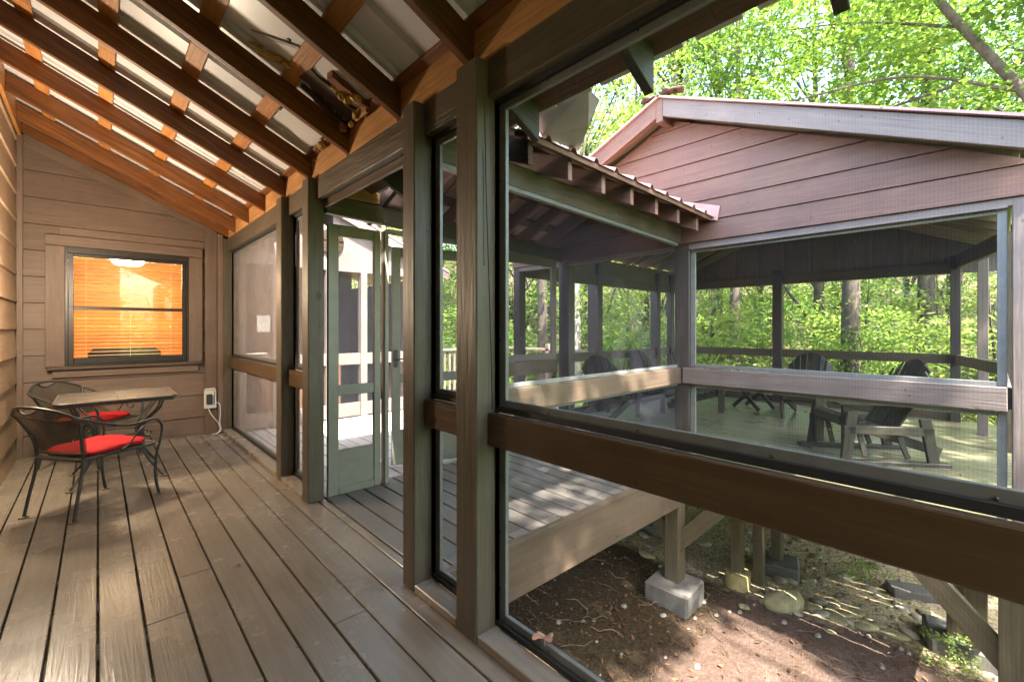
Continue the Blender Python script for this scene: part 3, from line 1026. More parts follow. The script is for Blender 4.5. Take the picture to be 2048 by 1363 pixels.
# ================================================================== PORCH SCREEN WALL
PW = 1.183
pwall = thing('porch_screen_wall', 'brown timber screen wall of the porch with posts, rails and screens', 'screen wall', (PW, 3, 0))
POSTS = [(1.503, 1.652), (2.015, 2.132), (3.585, 3.722), (4.275, 4.42), (6.80, 6.88), (-2.2, -2.06), (-1.6, -3.06)]
for a, c in POSTS:
    top = 2.515
    part('post', M['post'], pwall, lambda b: b.box(PW, 1.305, a, c, .0 if a != 3.585 and a != 2.015 else .0, top, .006))
BAYS = [(-1.46, 1.503), (1.652, 2.015), (3.722, 4.275), (4.42, 6.80)]
for a, c in BAYS:
    part('rail', M['rail'], pwall, lambda b: b.box(1.243, 1.285, a + .001, c - .001, .842, .982, .004))
    part('sill', M['deck'], pwall, lambda b: b.box(PW + .002, 1.285, a + .001, c - .001, .001, .042, .004))
    def frm(b):
        for z0, z1 in ((.99, 2.350), (.05, .870)):
            x0, x1, w = 1.306, 1.326, .05
            zz0, zz1 = z0, z1
            b.box(x0, x1, a + .002, a + w, zz0, zz1, .002); b.box(x0, x1, c - w, c - .002, zz0, zz1, .002)
            b.box(x0, x1, a + w, c - w, zz0, zz0 + .045, .002); b.box(x0, x1, a + w, c - w, zz1 - .045, zz1, .002)
    part('screen_frame', M['frame'], pwall, frm)
    part('gap_shadow_strip', M['gap_shade'], pwall, lambda b: [(
        b.box(1.287, 1.304, a + .003, c - .003, z - .012, z + .012, 0), b.box(1.288, 1.303, a + .002, a + .012, .05, 2.34, 0), b.box(1.288, 1.303, c - .012, c - .002, .05, 2.34, 0)) for z in (.995, 2.345, .054)])  # black strips stand in for shadow between frame, post and rail
    def scr(b):
        for z0, z1 in ((1.03, 2.31), (.09, .835)):
            b.quad((1.316, a + .045, z0), (1.316, c - .045, z0), (1.316, c - .045, z1), (1.316, a + .045, z1))
    part('screen', M['screen'] if a < 2.2 else M['screen_pale'], pwall, scr)
for a, c in [(-1.6, 1.503), (1.652, 2.015), (2.132, 3.585), (3.722, 4.275), (4.42, 6.80)]:
    part('header', M['post'], pwall, lambda b: b.box(1.243, 1.300, a + .001, c - .001, 2.352, 2.522, .004))
part('door_stop', M['trim'], pwall, lambda b: b.box(1.302, 1.33, 2.134, 3.583, 2.30, 2.42, .003))
part('check_crack', M['black_plastic'], pwall, lambda b: b.tube(smooth_path([(1.272, 1.5025, 1.00), (1.266, 1.5025, 1.25), (1.252, 1.5025, 1.6), (1.238, 1.5025, 1.95), (1.232, 1.5025, 2.2), (1.226, 1.5025, 2.33)]), [.0028] * 28 + [.0012] * 3, 5))
part('check_crack', M['black_plastic'], pwall, lambda b: b.tube(smooth_path([(1.225, 1.5025, 1.62), (1.224, 1.5025, 1.9), (1.219, 1.5025, 2.12)]), .0016, 5))
part('knot', M['darkwood'], pwall, lambda b: (b.tube([(1.262 + .017 * math.cos(a), 3.5845, 1.60 + .026 * math.sin(a)) for a in np.arange(0, 6.28, .3)], .0022, 5, closed=True), b.tube([(1.262 + .009 * math.cos(a), 3.5845, 1.60 + .015 * math.sin(a)) for a in np.arange(0, 6.28, .4)], .0018, 5, closed=True), b.tube([(1.272, 3.5856, 1.36), (1.272, 3.5836, 1.36)], .006, 8)))
def screws(b):
    for y in (1.478,):
        for z in (1.3, 1.62, 2.0, 2.27, .2, .45, .7):
            b.tube([(1.3035, y + .01, z), (1.3062, y + .01, z)], .005, 8)
    for y in (1.2, .8, .4, 0, -.4):
        for z in (1.013, .074, 2.33):
            b.tube([(1.3035, y, z), (1.3062, y, z)], .005, 8)
part('screw_heads', M['black_metal'], pwall, screws)

# ================================================================== WALKWAY
walk = thing('screened_walkway', 'roofed screened walkway linking the porch to the gazebo', 'walkway', (2.7, 2.8, 0))
WY0, WY1 = 2.10, 3.60
XG = 4.17
def hz(x):
    return 2.27 - .035 * (x - 1.3)
for y0, y1, nm in ((2.075, 2.135, 'right'), (3.61, 3.67, 'left')):
    def hd(b):
        x0, x1 = 1.335, XG - .005
        b.hexa([(x0, y0, hz(x0)), (x1, y0, hz(x1)), (x1, y1, hz(x1)), (x0, y1, hz(x0)),
                (x0, y0, hz(x0) + .15), (x1, y0, hz(x1) + .15), (x1, y1, hz(x1) + .15), (x0, y1, hz(x0) + .15)], .004, (1, 0, 0))
    part('header', M['post'], walk, hd)
# right side: rail, rim, screens
part('rail', M['trim'], walk, lambda b: b.box(1.335, XG - .002, 2.075, 2.115, .815, .965, .004))
part('rim_board', M['trim'], walk, lambda b: (b.box(1.335, XG - .12, 2.02, 2.058, -.33, -.002, .004), b.box(1.335, XG - .12, 2.012, 2.058, .001, .03, .003)))
part('screen', M['screen_far'], walk, lambda b: (b.quad((1.34, 2.125, .98), (XG, 2.125, .98), (XG, 2.125, hz(XG)), (1.34, 2.125, hz(1.34)), (1, 0, 0)),
                                             b.quad((1.34, 2.125, .03), (XG, 2.125, .03), (XG, 2.125, .81), (1.34, 2.125, .81), (1, 0, 0))))
part('screen_frame', M['frame'], walk, lambda b: (b.box(1.34, XG, 2.118, 2.134, .966, .995, .002), b.box(1.34, XG, 2.1175, 2.134, .79, .814, .002),
                                               b.hexa([(1.34, 2.07, hz(1.34) - .03), (XG - .08, 2.07, hz(XG) - .03), (XG - .08, 2.11, hz(XG) - .03), (1.34, 2.11, hz(1.34) - .03),
                                                       (1.34, 2.07, hz(1.34) - .002), (XG - .08, 2.07, hz(XG) - .002), (XG - .08, 2.11, hz(XG) - .002), (1.34, 2.11, hz(1.34) - .002)], .002, (1, 0, 0))))
# left side: posts, rail, framed screen beside the gazebo
part('post', M['post'], walk, lambda b: b.box(2.98, 3.10, 3.60, 3.72, 0, 2.21, .005))
part('rail', M['trim'], walk, lambda b: b.box(3.10, XG - .06, 3.62, 3.66, .82, .97, .004))
part('screen_frame', M['gray_trim'], walk, lambda b: (b.box(3.12, 3.2, 3.625, 3.66, .98, 2.19, .003), b.box(XG - .16, XG - .08, 3.625, 3.66, .98, 2.19, .003),
                                                   b.box(3.2, XG - .16, 3.625, 3.66, .98, 1.05, .003), b.box(3.2, XG - .16, 3.625, 3.66, 2.08, 2.19, .003)))
part('screen', M['screen_far'], walk, lambda b: (b.quad((3.2, 3.64, 1.05), (XG - .16, 3.64, 1.05), (XG - .16, 3.64, 2.08), (3.2, 3.64, 2.08), (1, 0, 0)),
                                             b.quad((3.1, 3.64, .04), (XG - .06, 3.64, .04), (XG - .06, 3.64, .82), (3.1, 3.64, .82), (1, 0, 0))))
# narrow fixed sidelight
side = part('sidelight', M['frame_gray'], walk, lambda b: (
    b.box(1.35, 1.435, 3.62, 3.66, .0, 2.19, .004), b.box(1.74, 1.80, 3.62, 3.66, .0, 2.19, .004), b.box(1.435, 1.74, 3.62, 3.66, 2.10, 2.19, .004),
    b.box(1.435, 1.74, 3.624, 3.656, .80, .885, .004), b.box(1.435, 1.74, 3.628, 3.652, .02, .36, .004), b.box(1.435, 1.74, 3.618, 3.66, .0, .06, .004)))
subpart('screen', M['screen_pale'], lambda b: (b.quad((1.435, 3.64, .36), (1.74, 3.64, .36), (1.74, 3.64, .80), (1.435, 3.64, .80), (1, 0, 0)),
                                           b.quad((1.435, 3.64, .885), (1.74, 3.64, .885), (1.74, 3.64, 2.10), (1.435, 3.64, 2.10), (1, 0, 0))), side)
part('door_jamb', M['frame_gray'], walk, lambda b: (b.box(1.83, 1.865, 3.60, 3.68, 0, 2.2, .003), b.box(1.868, 2.978, 3.61, 3.67, 2.18, 2.22, .003)))
# screen door standing ajar
door = thing('screen_door', 'gray green screen door with lever handle standing ajar onto the sunny deck', 'door', (2.96, 3.68, .02), math.radians(160))
def dfr(b):
    w, h = .92, 2.12
    b.box(0, .085, -.017, .017, 0, h, .004); b.box(w - .085, w, -.017, .017, 0, h, .004)
    b.box(.085, w - .085, -.017, .017, h - .1, h, .004); b.box(.085, w - .085, -.016, .016, .80, .89, .004)
    b.box(.085, w - .085, -.012, .012, .06, .34, .004); b.box(.085, w - .085, -.017, .017, 0, .06, .004)
part('frame', M['frame_gray'], door, dfr, local=True)
part('screen', M['screen_pale'], door, lambda b: (b.quad((.085, 0, .34), (.835, 0, .34), (.835, 0, .8), (.085, 0, .8), (1, 0, 0)), b.quad((.085, 0, .89), (.835, 0, .89), (.835, 0, 2.02), (.085, 0, 2.02), (1, 0, 0))), local=True)
part('handle', M['black_metal'], door, lambda b: (b.box(.86, .90, .018, .026, .95, 1.12, .004), b.tube(smooth_path([(.88, .026, 1.03), (.88, .06, 1.03), (.86, .065, 1.03), (.78, .062, 1.035)]), .008, 8)), local=True)

# walkway roof
RIDGE_W, SW = 2.85, .40
def wz(y):   # underside of walk roof rafters
    return 2.415 - SW * (abs(y - RIDGE_W) - .75) - .0
for k in range(8):
    x = 1.80 + .352 * k
    def wr(b, x=x):
        for sgn in (-1, 1):
            ya, yb = RIDGE_W + sgn * .012, RIDGE_W + sgn * 1.04
            dx = -.03 * (x - 1.3)
            za, zb = wz(ya) + dx, wz(yb) + dx
            h = .14
            c = [(x, ya, za), (x + .04, ya, za), (x + .04, yb, zb), (x, yb, zb)]
            b.hexa(c + [(q[0], q[1], q[2] + h) for q in c], .003, (0, 1, -SW * sgn))
    part('rafter', M['gable'] if k else M['darkwood'], walk, wr)
for y in (1.83, 2.15, 2.5, 2.84, 3.2, 3.55, 3.87):
    def wp(b, y=y):
        x0, x1 = 1.75, XG - .03
        w = .045
        def zz(x, yy): return wz(yy) + .142 - .03 * (x - 1.3)
        c = [(x0, y - w, zz(x0, y - w)), (x1, y - w, zz(x1, y - w)), (x1, y + w, zz(x1, y + w)), (x0, y + w, zz(x0, y + w))]
        if abs(y - 2.84) < .1:
            c = [(q[0], q[1], zz(q[0], 2.8)) for q in c]
        b.hexa(c + [(q[0], q[1], q[2] + .03) for q in c], .003, (1, 0, 0))
    part('batten', M['browntrim'], walk, wp)
def wsheet(b):
    for sgn in (-1, 1):
        prof = []
        x = 1.72
        while x < XG - .06:
            prof += [(x, 0), (x + .16, 0), (x + .175, .028), (x + .205, .028), (x + .22, 0)]
            x += .229
        V, F = [], []
        for xx, dz in prof:
            xx = min(xx, XG - .02)
            for yy in (RIDGE_W, RIDGE_W + sgn * 1.10):
                V.append((xx, yy, wz(yy) + .176 - .03 * (xx - 1.3) + dz))
        for i in range(len(prof) - 1):
            F.append((2 * i, 2 * i + 1, 2 * i + 3, 2 * i + 2))
        b.add(V, F, (0, 1, 0))
o = part('metal_sheet', M['metal_red'], walk, wsheet)
sm = o.modifiers.new("thickness", 'SOLIDIFY'); sm.thickness = .002; sm.offset = 1
part('fascia', M['browntrim'], walk, lambda b: b.hexa([(1.75, 1.765, wz(1.765) + .135 - .03 * .45), (XG - .04, 1.765, wz(1.765) + .135 - .03 * 2.85), (XG - .04, 1.785, wz(1.785) + .135 - .03 * 2.85), (1.75, 1.785, wz(1.785) + .135 - .03 * .45),
                                                     (1.75, 1.765, wz(1.765) + .172 - .03 * .45), (XG - .04, 1.765, wz(1.765) + .172 - .03 * 2.85), (XG - .04, 1.785, wz(1.785) + .172 - .03 * 2.85), (1.75, 1.785, wz(1.785) + .172 - .03 * .45)], .003, (1, 0, 0)))
part('roof_flashing', M['metal_red'], walk, lambda b: b.prism([(XG - .03, 1.72, 2.33), (XG - .03, 1.70, 2.46), (XG - .03, 2.2, 2.62), (XG - .03, 2.2, 2.45)], (.006, 0, 0), (0, 1, 0)))
part('blocking', M['ply'], walk, lambda b: b.box(1.34, 1.78, 3.60, 3.62, hz(1.5) + .152, hz(1.5) + .32, .002))
# loose valley sheet between the two roofs
vs_ = MB()
vs_.prism([(1.72, 1.68, 2.505), (1.735, 1.33, 2.50), (1.93, 1.41, 2.545), (2.07, 1.59, 2.50), (2.21, 1.775, 2.455), (1.88, 1.785, 2.462)], (0, 0, .003))
o = vs_.build('valley_flashing', M['metal_gray'])
tag(o, 'loose gray sheet metal flashing hanging between porch eave and walkway roof', 'flashing')

# ================================================================== GAZEBO
XB, GY0, GY1, GR = 9.2, -.05, 4.43, 2.19
GS = .43
gaz = thing('screened_gazebo', 'pinkish brown screened gazebo with low gable on timber stilts', 'gazebo', (6.7, 2.2, 0))
def rk(y, dz=0):
    return 3.385 - GS * abs(y - GR) + dz
def gable(b):
    z = 2.165
    hh = .19
    while z < 3.40:
        z1 = min(z + hh - .004, 3.375)
        def ext(zz):
            d = (3.40 - zz) / GS
            return max(GY0 - .13, GR - d), min(GY1 + .05, GR + d)
        a0, c0 = ext(z)
        a1, c1 = ext(z1)
        xo0, xo1 = XG - .02, XG - .006
        b.hexa([(xo0, a0, z), (XG + .05, a0, z), (XG + .05, c0, z), (xo0, c0, z), (xo1, a1, z1), (XG + .05, a1, z1), (XG + .05, c1, z1), (xo1, c1, z1)], .002, (0, 1, 0))
        z += hh
part('gable_siding', M['gable'], gaz, gable)
part('header', M['gray_trim'], gaz, lambda b: b.box(XG + .002, XG + .06, GY0 - .13, 4.43, 2.112, 2.163, .003))
XF = 3.95
for sgn in (-1, 1):
    def fas(b, sgn=sgn):
        ya, yb = GR + sgn * .035, GR + sgn * 2.33
        c = [(XF, ya, rk(ya)), (XF, yb, rk(yb)), (XF + .04, yb, rk(yb)), (XF + .04, ya, rk(ya))]
        b.hexa(c + [(q[0], q[1], q[2] + .165) for q in c], .004, (0, 1, -GS * sgn))
    part('fascia', M['gray_trim'] if sgn < 0 else M['gable'], gaz, fas)
    def edge(b, sgn=sgn):
        ya, yb = GR + sgn * .0, GR + sgn * 2.36
        c = [(XF - .004, ya, rk(ya) + .172), (XF - .004, yb, rk(yb) + .172), (XB + .3, yb, rk(yb) + .172), (XB + .3, ya, rk(ya) + .172)]
        b.hexa(c + [(q[0], q[1], q[2] + .018) for q in c], 0, (1, 0, 0))
    part('roof_deck', M['browntrim'], gaz, edge)
    def sheet(b, sgn=sgn):
        ya, yb = GR + sgn * -.01, GR + sgn * 2.40
        V, F, prof = [], [], []
        x = XF - .03
        while x < XB + .35:
            prof += [(x, 0), (x + .16, 0), (x + .175, .02), (x + .205, .02), (x + .22, 0)]
            x += .229
        for xx, dz in prof:
            for yy in (ya, yb):
                V.append((xx, yy, rk(yy) + .196 + dz))
        for i in range(len(prof) - 1):
            F.append((2 * i, 2 * i + 1, 2 * i + 3, 2 * i + 2))
        b.add(V, F, (0, 1, 0))
    o = part('metal_sheet', M['metal_red'], gaz, sheet)
    sm = o.modifiers.new("thickness", 'SOLIDIFY'); sm.thickness = .018; sm.offset = -1
    for k in range(9):
        x = 4.55 + .56 * k
        def gr_(b, x=x, sgn=sgn):
            ya, yb = GR + sgn * .045, GR + sgn * 2.3
            c = [(x, ya, rk(ya)), (x, yb, rk(yb)), (x + .04, yb, rk(yb)), (x + .04, ya, rk(ya))]
            b.hexa(c + [(q[0], q[1], q[2] + .14) for q in c], .003, (0, 1, -GS * sgn))
        part('rafter', M['railgray'], gaz, gr_)
part('ridge_beam', M['gable'], gaz, lambda b: b.box(XF - .002, XB + .2, GR - .034, GR + .034, 3.325, 3.545, .003))
rg = MB()
for i in range(7):
    blob(rg, (XF + .02 + i * .035, GR + .08 * math.sin(i * 2.1) - .02 + (.1 if i % 2 else -.05), 3.60 + .012 * math.sin(i)), .05 + .012 * math.sin(i * 3), 60 + i, (1.0, 1.4, .55))
o = rg.build('ridge_debris', M['darkwood'])
tag(o, 'dark clump of rotted leaves on the peak of the gazebo roof', 'leaf clump')
# back gable, board and batten
def bgab(b):
    b.prism([(XB, GY0, 2.15), (XB, GY1, 2.15), (XB, GY1, rk(GY1) + .15), (XB, GR, rk(GR) + .15), (XB, GY0, rk(GY0) + .15)], (.04, 0, 0), (0, 0, 1))
    for y in np.arange(.1, 4.4, .42):
        b.box(XB - .03, XB - .001, y, y + .045, 2.15, rk(y), .003)
part('back_gable', M['darksid'], gaz, bgab)
# posts
GP = [(XG, GY0 - .14, .12), (XG, 2.0, .15), (XG + .0, 3.50, .16), (XB - .1, 4.36, .12), (5.95, 4.37, .22), (7.82, 4.37, .16), (XB - .12, 2.63, .155), (XB - .12, .34, .11), (XG, 4.36, .12), (8.35, 4.37, .1)]
for (x, y, w) in GP:
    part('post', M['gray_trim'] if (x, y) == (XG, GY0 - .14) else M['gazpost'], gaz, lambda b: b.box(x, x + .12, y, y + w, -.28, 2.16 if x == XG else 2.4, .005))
part('post', M['post'], gaz, lambda b: b.box(7.25, 7.37, GY0 - .08, GY0 + .02, -.28, 2.4, .005))
part('post', M['gray_trim'], gaz, lambda b: b.box(8.2, 8.3, .06, .16, -.05, 2.4, .005))
# rails and headers
def rail_(nm, mat, p0, p1, w, h):
    part(nm, mat, gaz, lambda b: b.beam(p0, p1, w, h, .004))
rail_('rail', M['gray_trim'], (XG + .0, GY0 - .0, .905), (XG + .0, 2.06, .895), .04, .15)
rail_('rail', M['post'], (4.35, 4.43, .90), (XB, 4.43, .90), .04, .14)
rail_('rail', M['post'], (XB - .04, .40, .90), (XB - .04, 4.4, .90), .04, .14)
rail_('rail', M['gray_trim'], (XG + .1, GY0, .90), (7.3, GY0, .90), .04, .14)
rail_('rail', M['gray_trim'], (7.3, GY0, .90), (XB - .05, .40, .90), .04, .14)
rail_('header', M['post'], (4.30, 4.43, 2.13), (XB, 4.43, 2.13), .06, .16)
rail_('frieze', M['darksid'], (4.30, 4.44, 2.345), (XB, 4.44, 2.345), .03, .265)
rail_('header', M['post'], (XB - .03, .36, 2.23), (XB - .03, 4.4, 2.23), .06, .16)
rail_('header', M['post'], (XG + .1, GY0, 2.3), (7.3, GY0, 2.3), .06, .2)
rail_('header', M['post'], (7.3, GY0, 2.3), (XB - .05, .40, 2.3), .06, .2)
rail_('kick_board', M['post'], (XB - .04, .36, .06), (XB - .04, 4.4, .06), .05, .12)
rail_('kick_board', M['post'], (4.35, 4.43, .06), (XB, 4.43, .06), .05, .12)
rail_('rim_joist', M['trim'], (XG + .03, GY0 - .1, -.165), (XG + .03, 4.5, -.165), .04, .25)
rail_('rim_joist', M['trim'], (XG + .03, GY0 - .12, -.165), (XB, GY0 - .12, -.165), .04, .25)
for x in np.arange(4.7, 9.2, .55):
    rail_('floor_joist', M['darkwood'], (x, GY0 - .1, -.14), (x, 4.45, -.14), .04, .2)
# screens
def gscr(b):
    for z0, z1 in ((.975, 2.11), (.02, .82)):
        b.quad((XG + .05, GY0, z0), (XG + .05, 2.0, z0), (XG + .05, 2.0, z1), (XG + .05, GY0, z1))
part('screen', M['screen_far'], gaz, gscr)
part('screen_frame', M['frame'], gaz, lambda b: (
    b.box(XG + .03, XG + .055, GY0, GY0 + .045, .976, 2.11, .002), b.box(XG + .03, XG + .055, 1.955, 2.0, .976, 2.11, .002), b.box(XG + .018, XG + .055, GY0 + .045, 1.955, .976, 1.01, .002), b.box(XG + .03, XG + .055, GY0 + .045, 1.955, 2.075, 2.11, .002),
    b.box(XG + .03, XG + .055, GY0, GY0 + .045, .0, .82, .002), b.box(XG + .03, XG + .055, 1.955, 2.0, .0, .82, .002), b.box(XG + .022, XG + .055, GY0 + .045, 1.955, .79, .82, .002), b.box(XG + .03, XG + .055, GY0 + .045, 1.955, 0, .04, .002)))
part('lit_bead', M['gray_trim'], gaz, lambda b: b.box(XG - .012, XG + .001, GY0 - .0, 1.99, 2.10, 2.116, .002))
part('opening_header', M['post'], gaz, lambda b: (b.box(XG + .0, XG + .06, 2.15, 3.50, 2.165, 2.34, .004), b.box(XG - .01, XG + .062, 2.15, 3.50, 2.150, 2.164, .002)))
# stilts
def stilt(x, y, zb, w, brace):
    s = part('stilt', M['post'], gaz, lambda b: b.box(x - w / 2, x + w / 2, y - w / 2, y + w / 2, zb, -.29, .005))
    for p in brace:
        def br(b, p=p):
            b.beam((x + p[0] * .0, y + p[1] * .0, -.76), (x + p[0] * .50, y + p[1] * .50, -.20), .05, .14, .004)
        bb = MB(); br(bb); bb.build('brace', M['post'], s, loc=(0, 0, 0))
stilt(4.12, 2.12, -1.08, .14, [(0, 1, 0), (0, -1, 0)])
stilt(4.12, -.09, -1.2, .16, [(0, 1, 0)])
stilt(4.82, 1.80, -1.15, .10, [])
stilt(5.04, 1.67, -1.33, .09, [])
stilt(5.44, 1.62, -1.15, .10, [])
stilt(5.36, 3.05, -1.15, .12, [])
stilt(5.15, .22, -1.15, .11, [])
stilt(4.98, .10, -1.1, .12, [])
stilt(8.8, 2.2, -1.4, .14, [])
stilt(8.8, .2, -1.4, .14, [])
stilt(8.8, 4.2, -1.4, .14, [])
def footing(x, y, z0, z1, w, label, rz=0.0, d=None):
    b = MB()
    d = d or w
    b.box(-w / 2, w / 2, -d / 2, d / 2, 0, z1 - z0, .018)
    o = b.build('concrete_footing', M['concrete'])
    o.location = (x, y, z0)
    o.rotation_euler = (0, 0, rz)
    tag(o, label, 'footing', 'concrete footings under the stilts')
footing(4.09, 2.11, -1.34, -1.08, .42, 'square concrete footing nearest the porch under the braced stilt', .06)
footing(5.46, 1.60, -1.38, -1.17, .36, 'flat concrete footing behind the yellow stained pier', .3)
footing(5.30, 3.05, -1.34, -1.14, .40, 'concrete footing far back beneath the walkway end', .1)
footing(5.2, .2, -1.40, -1.16, .42, 'pale concrete footing at the far right under two stilts', .2)
pier = MB()
pier.disc((0, 0, 0), .12, .26, 22)
o = pier.build('round_pier', M['concrete_y']); o.location = (4.82, 1.80, -1.40)
tag(o, 'round yellow stained concrete pier under a slim stilt', 'pier')
blk = MB(); blk.box(-.1, .1, -.2, .2, 0, .09, .006)
o = blk.build('concrete_block', M['concrete']); o.location = (5.95, .55, gz(5.95, .55) - .01); o.rotation_euler = (0, 0, .5)
tag(o, 'loose rectangular concrete block lying on the gravel', 'block')

# ================================================================== OUTBUILDING (tub room) and outer deck rail
wing = thing('tub_room', 'gray brown gabled tub room with screened openings across the sunny deck', 'outbuilding', (2.2, 6.7, 0))
YW = 6.62
def wslope(x):
    return 3.42 - .42 * abs(x - 1.7)
WE = 4.10
part('wall', M['gray_trim'], wing, lambda b: (
    b.box(1.34, 1.42, YW, YW + .1, 0, 2.2, .004), b.box(1.73, 1.80, YW, YW + .1, 0, 2.2, .004), b.box(2.44, 2.57, YW, YW + .1, 0, 2.2, .004), b.box(2.96, 3.06, YW - .02, YW + .1, 0, 2.2, .004), b.box(WE - .12, WE, YW, YW + .1, 0, 2.2, .004),
    b.prism([(1.34, YW, 2.2), (WE, YW, 2.2), (WE, YW, wslope(WE) + .06), (1.7, YW, wslope(1.7) - .02), (1.34, YW, wslope(1.34) - .02)], (0, .1, 0), (1, 0, 0)),
    b.box(1.42, WE - .12, YW + .01, YW + .05, .80, .97, .003), b.box(1.42, WE - .12, YW + .01, YW + .05, .02, .22, .003)))
part('back_wall', M['siding'], wing, lambda b: (b.box(1.34, WE, YW + 3, YW + 3.05, 0, 2.9, .003), b.box(1.28, 1.338, YW + .3, YW + 3, 0, 3.0, .003), b.box(WE - .04, WE, YW + .1, YW + 3, 0, 2.2, .003)))
part('floor', M['deck_out'], wing, lambda b: b.box(1.34, WE, YW + .4, YW + 3, -.05, -.01, 0))
part('rake_board', M['gray_trim'], wing, lambda b: (b.beam((1.7, YW - .12, wslope(1.7) + .0), (4.5, YW - .12, wslope(4.5) + .0), .03, .13, .003),))
part('roof', M['metal_red'], wing, lambda b: (b.prism([(1.7, YW - .15, wslope(1.7) + .07), (4.5, YW - .15, wslope(4.5) + .07), (4.5, YW - .15, wslope(4.5) + .10), (1.7, YW - .15, wslope(1.7) + .10)], (0, 3.3, 0)),
                                             b.prism([(1.2, YW + .3, wslope(1.2) + .07), (1.7, YW + .3, wslope(1.7) + .07), (1.7, YW + .3, wslope(1.7) + .10), (1.2, YW + .3, wslope(1.2) + .10)], (0, 2.8, 0))))
part('screen', M['screen_far'], wing, lambda b: [(b.quad((xa, YW + .06, .97), (xb, YW + .06, .97), (xb, YW + .06, 2.2), (xa, YW + .06, 2.2), (1, 0, 0)), b.quad((xa, YW + .06, .22), (xb, YW + .06, .22), (xb, YW + .06, .80), (xa, YW + .06, .80), (1, 0, 0))) for xa, xb in ((1.42, 1.73), (1.80, 2.44), (2.57, 2.96), (3.06, WE - .12))])
vent = part('gable_vent', M['siding'], wing, lambda b: (b.tube([(2.50, YW - .035, 2.62), (2.50, YW - .002, 2.62)], .19, 28),))
def slats(b):
    for i in range(9):
        for s in (1, -1):
            h = math.sqrt(max(0, .18 ** 2 - (i * .02) ** 2))
            b.box(2.50 - h, 2.50 + h, YW - .05, YW - .037, 2.62 + s * i * .02 - .006, 2.62 + s * i * .02 + .004, 0)
subpart('slats', M['darkwood'], slats, vent)
pp = MB(); pp.box(1.55, 1.71, YW + .044, YW + .047, 1.30, 1.52, 0)
tag(pp.build('notice', M['paper']), 'white paper notice pinned inside the tub room screen', 'notice')
tub = thing('hot_tub', 'brown hot tub with pale folded cover inside the tub room', 'hot tub', (2.3, 8.0, 0))
part('shell', M['tub'], tub, lambda b: b.box(1.7, 2.9, 7.2, 8.6, .0, .82, .03))
part('cover', M['tubcover'], tub, lambda b: b.box(1.68, 2.92, 7.18, 8.62, .822, .93, .03))

rail = thing('deck_railing', 'weathered baluster railing along the outer deck edge', 'railing', (4.6, 6.9, 0))
part('top_rail', M['railgray'], rail, lambda b: (b.box(4.15, 6.2, 6.88, 6.98, .93, .97, .004), b.box(4.15, 6.2, 6.91, 6.95, .08, .12, .003), b.box(6.1, 6.2, 4.5, 6.88, .93, .97, .004), b.box(6.13, 6.17, 4.5, 6.88, .08, .12, .003)))
for k in range(17):
    x = 4.26 + k * .108
    part('baluster', M['railgray'], rail, lambda b: b.box(x, x + .04, 6.915, 6.945, .121, .929, .003))
for x, y in ((4.15, 6.88), (6.1, 6.88), (6.1, 5.6)):
    part('post', M['railgray'], rail, lambda b: b.box(x, x + .09, y, y + .09, .0, 1.05, .004))
# ================================================================== BISTRO SET
tbl = thing('bistro_table', 'square black wrought iron bistro table with mesh top by the wall', 'table', (.135, 5.46, 0), 0)
def rrect(hx, hy, r, z, n=6):
    P = []
    for cx, cy, a0 in ((hx - r, hy - r, 0), (-hx + r, hy - r, 90), (-hx + r, -hy + r, 180), (hx - r, -hy + r, 270)):
        for k in range(n + 1):
            a = math.radians(a0 + 90 * k / n)
            P.append((cx + r * math.cos(a), cy + r * math.sin(a), z))
    return P
THX, THY, TZ = .40, .385, .738
def ttop(b):
    P = rrect(THX - .004, THY - .004, .06, TZ)
    b.add(P, [list(range(len(P)))], (1, 0, 0), glv=P)
part('mesh_top', M['table_mesh'], tbl, ttop, local=True)
def trim_(b):
    b.tube(rrect(THX, THY, .06, TZ - .004), .011, 8, closed=True)
    P = rrect(THX, THY, .06, TZ - .004); Q = rrect(THX - .003, THY - .003, .06, TZ - .034)
    n = len(P)
    b.add(P + Q, [(i, (i + 1) % n, n + (i + 1) % n, n + i) for i in range(n)], (1, 0, 0))
    b.tube([(-THX + .02, 0, TZ - .012), (THX - .02, 0, TZ - .012)], .007, 6); b.tube([(0, -THY + .02, TZ - .012), (0, THY - .02, TZ - .012)], .007, 6)
part('rim', M['black_metal'], tbl, trim_, local=True)
for sx in (1, -1):
    for sy in (1, -1):
        def leg(b):
            for o in (-.012, .012):
                b.tube(smooth_path([(sx * (.30 + o), sy * (.28 - o), TZ - .02), (sx * (.27 + o), sy * (.25 - o), .62), (sx * (.18 + o), sy * (.17 - o), .50), (sx * (.145 + o), sy * (.14 - o), .40),
                                    (sx * (.16 + o * .6), sy * (.155 - o * .6), .27), (sx * (.225 + o * .3), sy * (.22 - o * .3), .13), (sx * .305, sy * .29, .012)]), .0085, 8)
            a = [(sx * (.18 + .045 * math.cos(t) * (1 - t / 9)), sy * (.17 + .045 * math.cos(t) * (1 - t / 9)), .33 + .05 * math.sin(t) * (1 - t / 9)) for t in np.arange(0, 7, .5)]
            b.tube(a, .006, 6)
        lo = part('leg', M['black_metal'], tbl, leg, local=True)
        bb = MB(); bb.disc((sx * .307, sy * .292, 0), .027, .013); bb.build('foot_glide', M['glide'], lo, loc=(0, 0, 0))
def ring(b):
    b.tube([(.15 * math.cos(t) * 1.3, .15 * math.sin(t) * 1.3, .40) for t in np.arange(0, 2 * math.pi, .3)], .007, 6, closed=True)
part('stretcher_ring', M['black_metal'], tbl, ring, local=True)

